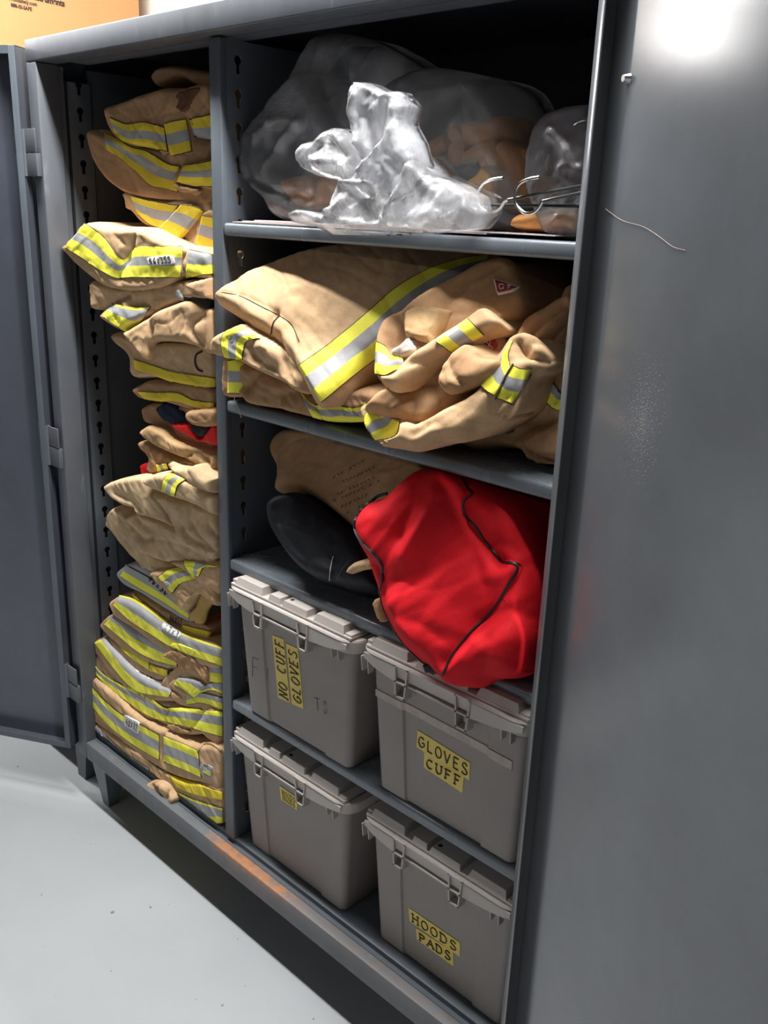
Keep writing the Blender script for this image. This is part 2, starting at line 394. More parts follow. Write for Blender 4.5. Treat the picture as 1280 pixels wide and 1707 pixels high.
    def _grids(s):
        s.gs = 0.0022; lo = s.loop.min(0)-0.03; hi = s.loop.max(0)+0.03; s.lo = lo
        nx = int((hi[0]-lo[0])/s.gs)+2; ny = int((hi[1]-lo[1])/s.gs)+2
        gx, gy = np.meshgrid(lo[0]+np.arange(nx)*s.gs, lo[1]+np.arange(ny)*s.gs); Q = np.stack([gx.ravel(), gy.ravel()], 1)
        d = np.full(len(Q), 1e9); nxt = np.roll(s.loop, -1, 0)
        c0 = (Q[::1]); 
        for a, b in zip(s.loop, nxt):
            ab = b-a; t = np.clip(((c0-a)@ab)/(ab@ab+1e-14), 0, 1); dv = c0-a-t[:, None]*ab; np.minimum(d, (dv*dv).sum(1), out=d)
        d = np.sqrt(d); d = np.where(inside(Q, s.loop), d, -d)
        s.gd = d.reshape(ny, nx); s.gr = s._relief(Q, np.clip(d/s.R, 0, 1)).reshape(ny, nx)
    def _lk(s, g, Q):
        x = np.clip((Q[:, 0]-s.lo[0])/s.gs, 0, g.shape[1]-1.001); y = np.clip((Q[:, 1]-s.lo[1])/s.gs, 0, g.shape[0]-1.001)
        i = x.astype(int); j = y.astype(int); u = x-i; v = y-j
        return (g[j, i]*(1-u)+g[j, i+1]*u)*(1-v)+(g[j+1, i]*(1-u)+g[j+1, i+1]*u)*v
    def H(s, Q):
        Q = np.atleast_2d(Q)
        if not hasattr(s, 'gd'): s._grids()
        d = s._lk(s.gd, Q); t = np.clip(d/s.R, 0, 1); prof = np.sqrt(np.maximum(1-(1-t)**2.3, 0))
        h = s.T*prof+s._lk(s.gr, Q)
        return np.where(d > 0, np.maximum(h, -0.3*s.T), d*1.2)
    def S(s, Q, off=0.0):
        Q = np.atleast_2d(Q); h = s.H(Q); P0 = s.O+Q[:, :1]*s.U+Q[:, 1:]*s.V+h[:, None]*s.n
        if off:
            e = 0.002; hx = (s.H(Q+[e, 0])-h)/e; hy = (s.H(Q+[0, e])-h)/e
            nx = s.n[None]-hx[:, None]*s.U-hy[:, None]*s.V
            ln = np.linalg.norm(nx, axis=1)[:, None]; nx = nx/ln
            P0 = P0+off*nx
        return P0
    def px(s, pts):
        """image points -> plane coordinates of the surface point seen there"""
        pts = np.array(pts, float); dr = np.array([ray(p) for p in pts]); dn = dr@s.n
        c0 = (s.O-CAM)@s.n; hm = s.T+s.bulge+0.022; K_ = 44; hs = np.linspace(hm, -0.012, K_)
        best = np.full(len(pts), -1.0); gap0 = None; done = np.zeros(len(pts), bool); hh = np.zeros(len(pts)); mg = np.full(len(pts), 1e9); mh = np.zeros(len(pts))
        def uv(h):
            t = (c0+h)/dn; X = CAM+t[:, None]*dr-s.O; return np.stack([X@s.U, X@s.V], 1)
        prev = None
        for h_ in hs:
            g_ = h_-s.H(uv(np.full(len(pts), h_)))
            k = (g_ <= 0) & ~done
            if prev is not None and k.any():
                w_ = prev[k]/(prev[k]-g_[k]+1e-12); hh[k] = hp-(hp-h_)*np.clip(w_, 0, 1)
            elif k.any(): hh[k] = h_
            done |= k; m_ = (np.abs(g_) < mg) & ~done; mg[m_] = np.abs(g_)[m_]; mh[m_] = h_
            prev, hp = g_, h_
            if done.all(): break
        hh = np.where(done, hh, mh); Q = uv(hh)
        if s.xmaxu is not None: Q[:, 0] = np.minimum(Q[:, 0], s.xmaxu)
        return Q
    def build(s, name, parent=None, mat=None):
        lo, hi = s.loop.min(0), s.loop.max(0); g = s.g
        gx, gy = np.meshgrid(np.arange(lo[0]+g/2, hi[0], g), np.arange(lo[1]+g/2, hi[1], g*0.9))
        gx = gx+(np.arange(gx.shape[0]) % 2)[:, None]*g*0.5
        Q = np.stack([gx.ravel(), gy.ravel()], 1); ok = inside(Q, s.loop); Q = Q[ok]
        if len(Q): d, _ = seg_dist(Q, s.loop, True); Q = Q[d > g*0.45]
        # extra rings close to the rim
        A_ = [tuple(p) for p in s.loop]; n = len(A_)
        r = delaunay_2d_cdt([Vector(p) for p in A_]+[Vector(p) for p in Q], [(i, (i+1) % n) for i in range(n)], [], 0, 1e-6, True)
        V2 = np.array([tuple(v) for v in r[0]]); T3 = [tuple(f) for f in r[2]]
        cen = np.array([V2[list(f)].mean(0) for f in T3]); ok = inside(cen, s.loop); T3 = [f for f, k in zip(T3, ok) if k]
        used = sorted({i for f in T3 for i in f}); mp = {a: b for b, a in enumerate(used)}
        V2 = V2[used]; T3 = [tuple(mp[i] for i in f) for f in T3]
        a2 = lambda f: (V2[f[1]][0]-V2[f[0]][0])*(V2[f[2]][1]-V2[f[0]][1])-(V2[f[1]][1]-V2[f[0]][1])*(V2[f[2]][0]-V2[f[0]][0])
        T3 = [f if a2(f) > 0 else f[::-1] for f in T3]
        front = s.S(V2)
        # boundary rim depth 0
        ed = {}
        for f in T3:
            for a, b in ((f[0], f[1]), (f[1], f[2]), (f[2], f[0])): ed[(a, b)] = 1
        bd = [(a, b) for a, b in ed if (b, a) not in ed]
        bv = sorted({i for e in bd for i in e}); P2 = V2.copy()
        cen2 = V2[bv].mean(0)
        front[bv] = s.O+V2[bv][:, :1]*s.U+V2[bv][:, 1:]*s.V
        verts = list(map(tuple, front)); base = {}
        bk = s.back
        steps = [(0.35, 0.0), (1.0, 0.0)] if bk > 0.03 else [(1.0, 0.0)]
        faces = list(T3); prev = {i: i for i in bv}
        for fr, sh in steps:
            cur = {}
            for i in bv:
                p = np.array(verts[i])+s.bd*bk*fr; cur[i] = len(verts); verts.append(tuple(p))
            for a, b in bd: faces.append((prev[b], prev[a], cur[a], cur[b]))
            prev = cur
        # back cap
        inn = {i: prev[i] for i in bv}
        for i in range(len(V2)):
            if i not in inn: inn[i] = len(verts); verts.append(tuple(s.O+V2[i][0]*s.U+V2[i][1]*s.V+s.bd*bk))
        for f in T3: faces.append((inn[f[2]], inn[f[1]], inn[f[0]]))
        o = mesh(name, verts, faces, mat or s.mat, parent)
        s.obj = o; return o
    def band(s, top, bot, mats, cuts, name='reflective_trim', parent=None, off=0.0026, piping=True):
        """a sewn-on strip between two image polylines"""
        top = np.array(top, float); bot = np.array(bot, float)
        a = catmull(top, 80); b = catmull(bot, 80)
        qa = s.px(a[[0, -1]]); L = max(np.linalg.norm(np.diff(s.px(a), axis=0), axis=1).sum(), np.linalg.norm(np.diff(s.px(b), axis=0), axis=1).sum())
        n = int(np.clip(L/0.004, 5, 200)); a = catmull(top, n); b = catmull(bot, n)
        cs = [0.0]; fm = []; mats = list(mats); cuts = list(cuts)
        if piping and len(mats) > 1:
            wd = np.linalg.norm(np.diff(s.px(np.array([a[n//2], b[n//2]])), axis=0)); e_ = min(0.06, 0.0013/max(wd, .01))
            mats = ['trim_piping']+mats+['trim_piping']; cuts = [e_]+cuts[:-1]+[1-e_, 1.0]
        for i, c in enumerate(cuts):
            k = max(1, int(round((c-cs[-1])*10)))
            seg = np.linspace(cs[-1], c, k+1)[1:]; cs += list(seg); fm += [i]*k
        cs = np.array(cs)
        grid = a[:, None, :]*(1-cs)[None, :, None]+b[:, None, :]*cs[None, :, None]
        m = len(cs); Q = s.px(grid.reshape(-1, 2)); P3 = s.S(Q, off)
        verts = list(map(tuple, P3)); faces = []; fi = []
        for i in range(n-1):
            for j in range(m-1):
                k = i*m+j; faces.append((k, k+1, k+m+1, k+m)); fi.append(fm[j])
        # skirt
        rim = [i*m for i in range(n)]+[(n-1)*m+j for j in range(1, m)]+[i*m+m-1 for i in range(n-2, -1, -1)]+[j for j in range(m-2, 0, -1)]
        low = s.S(Q[rim], -0.002); b0 = len(verts); verts += list(map(tuple, low))
        col = list(range(n-1))
        for k in range(len(rim)):
            k2 = (k+1) % len(rim); faces.append((rim[k], rim[k2], b0+k2, b0+k)); fi.append(len(mats) if piping else 0)
        # orientation
        v = [np.array(verts[i]) for i in faces[len(faces)//3]]
        nn = np.cross(v[1]-v[0], v[2]-v[0])
        if nn@(-ray(tuple(top[0]))) < 0: faces = [f[::-1] for f in faces]
        o = mesh(name, verts, faces, list(mats)+(['trim_piping'] if piping else []), parent or s.obj, fm=fi)
        return o
    def cord(s, pts, r, name, mat, parent=None, n=None, off=0.0, cyc=6):
        L = catmull(pts, max(8, len(pts)*7) if n is None else n); Q = s.px(L); P3 = s.S(Q, off or r*0.4)
        return MB().tube(P3, r, cyc).build(name, mat, parent or s.obj, smooth=True)
    def patch(s, poly, mat, name, parent=None, off=0.003):
        p = np.array(poly, float); n = 4*len(p)
        q = s.px(s._lin(p, n)); g = 0.005; lo, hi = q.min(0), q.max(0)
        gx, gy = np.meshgrid(np.arange(lo[0], hi[0], g), np.arange(lo[1], hi[1], g)); Q = np.stack([gx.ravel(), gy.ravel()], 1)
        Q = Q[inside(Q, q)]
        r = delaunay_2d_cdt([Vector(t) for t in q]+[Vector(t) for t in Q], [(i, (i+1) % n) for i in range(n)], [], 0, 1e-7, True)
        V2 = np.array([tuple(v) for v in r[0]]); T3 = [f for f in r[2] if inside(V2[list(f)].mean(0)[None], q)[0]]
        up = s.S(V2, off); dn = s.S(V2, -0.001); m = len(V2)
        a2 = lambda f: (V2[f[1]][0]-V2[f[0]][0])*(V2[f[2]][1]-V2[f[0]][1])-(V2[f[1]][1]-V2[f[0]][1])*(V2[f[2]][0]-V2[f[0]][0])
        T3 = [tuple(f) if a2(f) > 0 else tuple(f)[::-1] for f in T3]
        ed = {(a, b) for f in T3 for a, b in ((f[0], f[1]), (f[1], f[2]), (f[2], f[0]))}
        faces = T3+[f[::-1] for f in [tuple(i+m for i in f) for f in T3]]+[(b, a, a+m, b+m) for a, b in ed if (b, a) not in ed]
        return mesh(name, list(map(tuple, up))+list(map(tuple, dn)), faces, mat, parent or s.obj)
    def scribble(s, strokes, quad, mat, name='lettering', parent=None, w=0.0007, off=0.0045):
        """hand lettering: strokes in a unit box mapped into an image quad (tl, tr, br, bl)"""
        mb = MB(); tl, tr, br, bl = [np.array(p, float) for p in quad]
        for st in strokes:
            st = np.array(st, float)
            if len(st) > 2: st = catmull(st, len(st)*3)
            x = st[:, :1]; y = st[:, 1:]; P2 = (tl*(1-x)+tr*x)*(1-y)+(bl*(1-x)+br*x)*y
            mb.tube(s.S(s.px(P2), off), w, 4)
        return mb.build(name, mat, parent or s.obj)
YSY = (('trim_yellow', 'trim_silver', 'trim_yellow'), (0.32, 0.66, 1.0))
# a small stroke alphabet (unit cell, y down)
_c = lambda cx, cy, rx, ry, a0, a1, n=10: [(cx+rx*math.cos(math.radians(a0+(a1-a0)*i/n)), cy+ry*math.sin(math.radians(a0+(a1-a0)*i/n))) for i in range(n+1)]
GLY = {
 'N': [[(0.15, 1), (0.15, 0)], [(0.15, 0), (0.85, 1)], [(0.85, 1), (0.85, 0)]], 'O': [_c(.5, .5, .42, .5, 0, 360, 20)],
 'C': [_c(.52, .5, .42, .5, -45, -315, 16)], 'U': [[(0.15, 0), (0.15, .65), (.3, .93), (.5, 1), (.7, .93), (.85, .65), (.85, 0)]],
 'F': [[(.2, 0), (.2, 1)], [(.2, 0), (.85, 0)], [(.2, .48), (.7, .48)]], 'G': [_c(.52, .5, .42, .5, -45, -330, 16), [(.92, .75), (.92, .52)], [(.92, .52), (.6, .52)]],
 'L': [[(.2, 0), (.2, 1)], [(.2, 1), (.85, 1)]], 'V': [[(.08, 0), (.5, 1)], [(.5, 1), (.92, 0)]], 'E': [[(.2, 0), (.2, 1)], [(.2, 0), (.85, 0)], [(.2, .48), (.72, .48)], [(.2, 1), (.88, 1)]],
 'S': [[(.82, .16), (.65, .02), (.4, 0), (.2, .12), (.2, .32), (.45, .46), (.7, .56), (.84, .74), (.78, .92), (.5, 1), (.28, .98), (.12, .84)]],
 'H': [[(.15, 0), (.15, 1)], [(.85, 0), (.85, 1)], [(.15, .48), (.85, .48)]], 'D': [[(.15, 0), (.15, 1)], [(.15, 0), (.5, 0), (.8, .15), (.92, .5), (.8, .85), (.5, 1), (.15, 1)]],
 'P': [[(.2, 0), (.2, 1)], [(.2, 0), (.6, 0), (.85, .12), (.85, .4), (.6, .52), (.2, .52)]], 'A': [[(.05, 1), (.5, 0)], [(.5, 0), (.95, 1)], [(.25, .62), (.75, .62)]],
 '4': [[(.6, 0), (.1, .6), (.9, .6)], [(.65, .3), (.6, 1)]], '6': [[(.75, 0), (.3, .4), (.2, .75), (.45, 1), (.75, .8), (.6, .55), (.25, .65)]],
 'X': [[(.15, .2), (.85, .95)], [(.85, .2), (.15, .95)]], '3': [[(.2, .08), (.6, 0), (.8, .2), (.45, .45), (.85, .65), (.6, .98), (.15, .92)]],
 '5': [[(.85, 0), (.3, 0), (.25, .45), (.7, .45), (.85, .75), (.5, 1), (.15, .9)]], '8': [[(.7, .12), (.4, 0), (.25, .22), (.75, .7), (.5, 1), (.22, .78), (.75, .25), (.65, .05)]],
 '2': [[(.2, .2), (.45, 0), (.8, .15), (.7, .45), (.15, 1), (.9, .97)]], '0': [_c(.5, .5, .33, .5, 0, 360, 12)], '7': [[(.15, .05), (.85, 0), (.45, 1)]], '1': [[(.4, 0), (.45, 1)]],
 'I': [[(.5, 0), (.5, 1)]], 'T': [[(.1, 0), (.9, 0)], [(.5, 0), (.45, 1)]], 'J': [[(.7, 0), (.65, .8), (.4, 1), (.2, .85)]],
 'i': [[(.5, .3), (.45, 1)]], ' ': [], '.': [[(.4, .95), (.5, 1)]],
}
SERIF = {'N': [(.15, 1), (.15, 0), (.85, 0)], 'U': [(.15, 0), (.85, 0)], 'F': [(.2, 0), (.2, 1)], 'L': [(.2, 0)], 'V': [(.08, 0), (.92, 0)], 'E': [(.2, 0), (.2, 1)], 'H': [(.15, 0), (.15, 1), (.85, 0), (.85, 1)],
         'D': [(.15, 0), (.15, 1)], 'P': [(.2, 0), (.2, 1)], 'A': [(.05, 1), (.95, 1)]}
def word(txt, serif=False, slant=0.0):
    out = []; n = len(txt); cw = 1.0/n
    for i, ch in enumerate(txt):
        gl = list(GLY.get(ch, []))
        if serif: gl = gl+[[(x-.15, y), (x+.15, y)] for x, y in SERIF.get(ch, [])]
        for st in gl: out.append([((i+0.1+0.8*x+slant*(0.5-y))*cw, y) for x, y in st])
    return out
# ------------------------------------------------------------------ room
def struct(name, x0, x1, y0, y1, z0, z1, mat):
    return tag(MB().box(x0, x1, y0, y1, z0, z1).build(name, mat), kind='structure')
struct('floor', -6, 4.2, -5.5, 0.72, -0.1, 0, 'floor_paint')
struct('wall_back', -6, 4.2, 0.64, 0.74, 0, CEIL, 'wall_paint')
struct('wall_front', -6, 4.2, -5.6, -5.5, 0, CEIL, 'wall_far')
struct('wall_left', -6.1, -6, -5.6, 0.74, 0, CEIL, 'wall_far')
struct('wall_right', 4.2, 4.3, -5.6, 0.74, 0, CEIL, 'wall_far')
struct('ceiling', -6.1, 4.3, -5.6, 0.74, CEIL, CEIL+0.1, 'ceiling_paint')
for i, (lx, ly, lw) in enumerate(LAMPS):
    t = thing('ceiling_light', 'white strip lamp under the ceiling, far row added as fill', 'lamp', (lx, ly, CEIL), 'strip lamps under the ceiling')
    MB().box(lx-.62, lx+.62, ly-.09, ly+.09, CEIL-.085, CEIL, bev=.008).build('lamp_housing', 'lamp_body', t)

# ------------------------------------------------------------------ cabinet
W = 1.524; DEP = 0.61; ZB = 0.15; ZT = 1.98; YF = 0.03; FZ = 0.217
cab = thing('storage_cabinet', 'grey steel storage cabinet with both doors open, full of folded fire coats and totes', 'cabinet', (0, 0, 0))
def plate(name, loop, holes, to3, th, mat, parent, nrm):
    pts = [Vector(p) for p in loop]; edges = [(i, (i+1) % len(loop)) for i in range(len(loop))]
    for h in holes:
        b = len(pts); pts += [Vector(p) for p in h]; edges += [(b+i, b+(i+1) % len(h)) for i in range(len(h))]
    r = delaunay_2d_cdt(pts, edges, [], 0, 1e-7, True); V2 = np.array([tuple(v) for v in r[0]])
    keep = []
    for f in r[2]:
        c = V2[list(f)].mean(0)[None]
        if inside(c, np.array(loop))[0] and not any(inside(c, np.array(h))[0] for h in holes): keep.append(tuple(f))
    a = [to3(*p) for p in V2]; m = len(a); b = [tuple(np.array(p)+np.array(nrm)*th) for p in a]
    ed = {(f[i], f[(i+1) % len(f)]) for f in keep for i in range(len(f))}
    faces = keep+[tuple(i+m for i in f)[::-1] for f in keep]+[(y, x, x+m, y+m) for x, y in ed if (y, x) not in ed]
    o = mesh(name, a+b, faces, mat, parent, smooth=False)
    bm = bmesh.new(); bm.from_mesh(o.data); bmesh.ops.recalc_face_normals(bm, faces=bm.faces); bm.to_mesh(o.data); bm.free()
    return o
def keyhole(y, z, r=0.0085):
    c = [(y+r*math.cos(a), z+r*math.sin(a)) for a in np.radians(np.linspace(-60, 240, 15))]
    return c+[(y-r*0.5, z-0.023), (y+r*0.5, z-0.023)]
HZ = [1.155-0.0571*k for k in range(-13, 17)]
HZ = [z for z in HZ if 0.26 < z < 1.90]
# shell
MB().box(0.0, 0.003, 0.02, DEP, ZB, ZT).build('side_panel', 'steel', cab)
MB().box(W-0.003, W, 0.02, DEP, ZB, ZT).build('side_panel', 'steel', cab)
MB().box(0.003, W-0.003, DEP-.003, DEP, ZB, ZT).build('back_panel', 'steel', cab)
MB().box(0.0, W, 0.056, DEP, ZT-.004, ZT).build('top_panel', 'steel_rim', cab)
m = MB().box(0.0, W, 0.0, 0.055, 1.934, ZT, bev=.003).box(0.1, W-.1, 0.055, .10, 1.934, 1.937)
m.build('header', 'steel_rim', cab, smooth=True)
MB().box(0.0, 0.044, 0.0, 0.055, ZB, 1.933, bev=.003).build('jamb', 'steel_rim', cab, smooth=True)
MB().box(W-0.041, W, 0.0, 0.055, ZB, 1.933, bev=.003).build('jamb', 'steel', cab, smooth=True)
MB().box(0.0445, W-.0445, 0.0, 0.026, ZB, 0.203, bev=.002).build('front_rail', 'sill_rust', cab, smooth=True)
MB().box(0.003, W-.003, 0.036, DEP-.004, FZ-.006, FZ, bev=.002).box(0.003, W-.003, 0.0365, .04, FZ-.018, FZ-.006).box(0.003, W-.003, 0.026, .0365, FZ-.018, FZ-.014).build('floor_panel', 'steel', cab, smooth=True)
# perforated posts on the left side
pl = plate('shelf_post', [(0.072, 0.22), (0.128, 0.22), (0.128, 1.90), (0.072, 1.90)], [keyhole(0.10, z) for z in HZ], lambda y, z: (0.048, y, z), 0.002, 'steel', cab, (-1, 0, 0))
MB().box(0.03, 0.0315, 0.072, 0.128, 0.22, 1.90).box(0.0315, .046, 0.070, 0.072, 0.22, 1.90).box(0.0315, .048, 0.128, 0.1295, 0.22, 1.90).build('post_shade_backing', 'hole_shade', pl)  # dark sheets behind the keyholes stand in for shade inside the post
MB().box(0.003, 0.036, 0.055, 0.0695, 0.216, 1.93).box(0.03, .042, 0.13, DEP-.004, .216, 1.93).build('inner_side_panel', 'steel', cab)
MB().box(W-.048, W-.004, 0.056, DEP-.004, .216, 1.93).build('inner_side_panel', 'steel', cab)
# divider
dv = plate('divider', [(0.045, FZ+.001), (DEP-.005, FZ+.001), (DEP-.005, 1.93), (0.045, 1.93)], [keyhole(0.072, z) for z in HZ]+[keyhole(0.52, z) for z in HZ], lambda y, z: (0.679, y, z), 0.0025, 'steel', cab, (-1, 0, 0))
MB().box(0.646, 0.679, YF, 0.047, FZ+.001, 1.932, bev=.003).build('divider_edge', 'steel', dv, smooth=True)
for z in (1.613, 1.272, 0.930, 0.593):
    m = MB().box(0.6805, W-.0495, YF, DEP-.01, z-.024, z, bev=.006)
    sh = m.build('shelf', 'shelf_steel', cab, smooth=True)
# legs
for x, y in ((0.045, 0.012), (W-.115, 0.012), (0.045, DEP-.075), (W-.115, DEP-.075)):
    a, b = x, x+.07
    MB().hexa([(a+.018, y+.018, 0), (b-.02, y+.018, 0), (b-.02, y+.05, 0), (a+.018, y+.05, 0), (a, y, ZB-.001), (b, y, ZB-.001), (b, y+.065, ZB-.001), (a, y+.065, ZB-.001)]).build('leg', 'steel', cab)
# doors: shallow pans; local frame along u (width) and n (inner side)
def door(Px, Py, ang, mirror, mat, spec_name):
    a = math.radians(ang); u = np.array([math.cos(a), math.sin(a), 0])
    n = np.array([u[1], -u[0], 0]) if not mirror else np.array([-u[1], u[0], 0])
    loc = Vector((Px, Py, 0))
    d = bpy.data.objects.new('door', None); COL.objects.link(d); d.parent = cab; d.location = loc
    d.rotation_euler = (0, 0, a)
    sgn = -1 if not mirror else 1       # n in local y
    w, z0, z1, dd, lp = 0.752, 0.165, 1.968, (0.038 if mirror else 0.021), 0.017
    def bx(m, x0, x1, y0, y1, za, zb, bev=0):
        ya, yb = sorted((sgn*y0, sgn*y1)); return m.box(x0, x1, ya, yb, za, zb, bev=bev)
    # the pan itself is one mesh
    m = MB(); bx(m, 0, w, -.002, 0, z0, z1)
    bx(m, 0, .002, 0, dd, z0, z1); bx(m, w-.002, w, 0, dd, z0, z1); bx(m, 0, w, 0, dd, z0, z0+.002); bx(m, 0, w, 0, dd, z1-.002, z1)
    o = m.build('door', mat, None, world=False); return d, o, bx, sgn, (w, z0, z1, dd, lp)
def make_door(P0, ang, mirror, mat, fmat, hinges):
    d, o, bx, sgn, (w, z0, z1, dd, lp) = door(P0[0], P0[1], ang, mirror, mat, '')
    me = o.data; bpy.data.objects.remove(o); bpy.data.objects.remove(d)
    o = link('door', me, cab); o.location = (P0[0], P0[1], 0); o.rotation_euler = (0, 0, math.radians(ang))
    m = MB(); bx(m, .0005, lp, dd, dd+.0022, z0, z1, .0008); bx(m, w-lp, w, dd, dd+.002, z0, z1); bx(m, lp, w-lp, dd, dd+.002, z0, z0+lp); bx(m, lp, w-lp, dd, dd+.002, z1-lp, z1)
    m.build('door_lip', fmat, o, world=False, smooth=True)
    return o, bx, dd
ANG_R = -31
rd, bxr, _ = make_door((1.512, -0.012), ANG_R, False, 'door_steel', 'door_steel', None)
tag(rd, 'right door of the cabinet, glossy grey inner side with a scraped patch')
ru = np.array([math.cos(math.radians(ANG_R)), math.sin(math.radians(ANG_R)), 0])
# a long curved scratch and a bright stud on the inner side of the right door
def on_right_door(p, off=0.0007):
    n = np.array([ru[1], -ru[0], 0]); o = np.array([1.512, -.012, 0])+off*n; d = ray(p); t = ((o-CAM)@n)/(d@n); X = CAM+t*d-np.array([1.512, -.012, 0])
    return (X@ru, -(X@n), X[2])
sc = catmull(np.array([on_right_door(p) for p in crop(840, 0, 2.845)([(480, 990), (560, 1045), (660, 1075), (740, 1125), (800, 1170), (860, 1187)])]), 24)
MB().tube(sc, 0.00028, 4).build('scratch', 'tape', rd, world=False)
p = on_right_door((1046, 131), .002)
MB().tube([(p[0], p[1]+.002, p[2]), (p[0], p[1]-.006, p[2])], [.006, .004], 10).build('stud', 'chrome', rd, world=False, smooth=True)
# left door hangs beside the left jamb
ANG_L = 180+29
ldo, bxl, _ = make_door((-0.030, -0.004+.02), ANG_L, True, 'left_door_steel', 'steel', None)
tag(ldo, 'left door of the cabinet, swung wide open')
for zc in (1.745, 1.05, 0.38):
    m = MB().box(-0.062, 0.040, -0.0125, -0.0085, zc, zc+.05, bev=.001).box(-0.062, -.018, -.0125, -.0085, zc-.052, zc-.003, bev=.001).box(-.012, 0.040, -0.0125, -.0005, zc-.052, zc-.003, bev=.001)
    m.tube([(-.015, -.012, zc-.052), (-.015, -.012, zc+.05)], .0075, 12)
    m.build('hinge', 'steel_rim', cab, smooth=True)
for zc in (1.745, 1.05, 0.38):
    MB().tube([(W+.008, .022, zc-.05), (W+.008, .022, zc+.05)], .005, 12).box(W+.0005, W+.003, .01, .05, zc-.05, zc+.05).build('hinge', 'steel', cab, smooth=True)
# neighbour cabinet on the left
nb = thing('storage_cabinet', 'second grey steel cabinet standing behind the left open door, only its leg and edge showing', 'cabinet', (-.1, .05, 0))
MB().box(-1.30, -0.05, 0.05, DEP, ZB, 1.962, bev=.003).build('body', 'steel', nb, smooth=True)
for x in (-.13, -1.28):
    for y in (.03, .5):
        MB().hexa([(x+.018, y+.018, 0), (x+.06, y+.018, 0), (x+.06, y+.05, 0), (x+.018, y+.05, 0), (x, y+.021, ZB-.001), (x+.075, y+.021, ZB-.001), (x+.075, y+.085, ZB-.001), (x, y+.085, ZB-.001)]).build('leg', 'steel', nb)
# cardboard box on top
cb = thing('cardboard_box', 'orange-brown cardboard box with black print standing on top of the second cabinet', 'box', (-.1, .35, ZT))
BU = np.array([-.148, .989, 0.0]); BN = np.array([.989, .148, 0.0]); BO = np.array([-.46, .56, 0.0])
def bpt(s_, w_, z): v = BO+BU*s_-BN*w_; return (v[0], v[1], z)
S0, S1 = -.52, .034
MB().hexa([bpt(S0, 0, 1.9625), bpt(S1, 0, 1.9625), bpt(S1, .42, 1.9625), bpt(S0, .42, 1.9625), bpt(S0, 0, 2.33), bpt(S1, 0, 2.33), bpt(S1, .42, 2.33), bpt(S0, .42, 2.33)]).build('carton', 'cardboard', cb)
def text_obj(txt, name, size, mat, parent, origin, xdir, ydir, bold=0.0):
    cu = bpy.data.curves.new(name, 'FONT'); cu.body = txt; cu.size = size; cu.extrude = 0.0004; cu.offset = bold
    to = bpy.data.objects.new('tmp', cu); COL.objects.link(to); bpy.context.view_layer.update()
    me = bpy.data.meshes.new_from_object(to.evaluated_get(bpy.context.evaluated_depsgraph_get())); bpy.data.objects.remove(to)
    xd = Vector(xdir).normalized(); yd = Vector(ydir).normalized(); zd = xd.cross(yd)
    mt = Matrix(((xd[0], yd[0], zd[0], origin[0]), (xd[1], yd[1], zd[1], origin[1]), (xd[2], yd[2], zd[2], origin[2]), (0, 0, 0, 1)))
    me.transform(mt)
    off = Vector((0, 0, 0)); p = parent
    while p is not None: off += p.location; p = p.parent
    me.transform(Matrix.Translation(-off)); me.materials.clear(); me.materials.append(MAT[mat]); me.name = name
    return link(name, me, parent)
for txt, pa, size, bold in (('Safety Instruments', (107.7, 11), .0215, .0007), ('www.intsafety.com', (61.5, 10.5), .0130, .0001), ('888-ISI-SAFE', (53, 18.5), .0120, .0002)):
    d_ = ray(pa); X_ = CAM+d_*(((BO-CAM)@BN)/(d_@BN))+BN*.0006
    o = text_obj(txt, 'printed_text', size, 'ink', cb, (0, 0, 0), BU, (0, 0, 1), bold)
    L_ = max(Vector(BU).dot(v.co) for v in o.data.vertices)-min(Vector(BU).dot(v.co) for v in o.data.vertices)
    c0 = Vector((X_-BU*L_))
    o.data.transform(Matrix.Translation(c0))
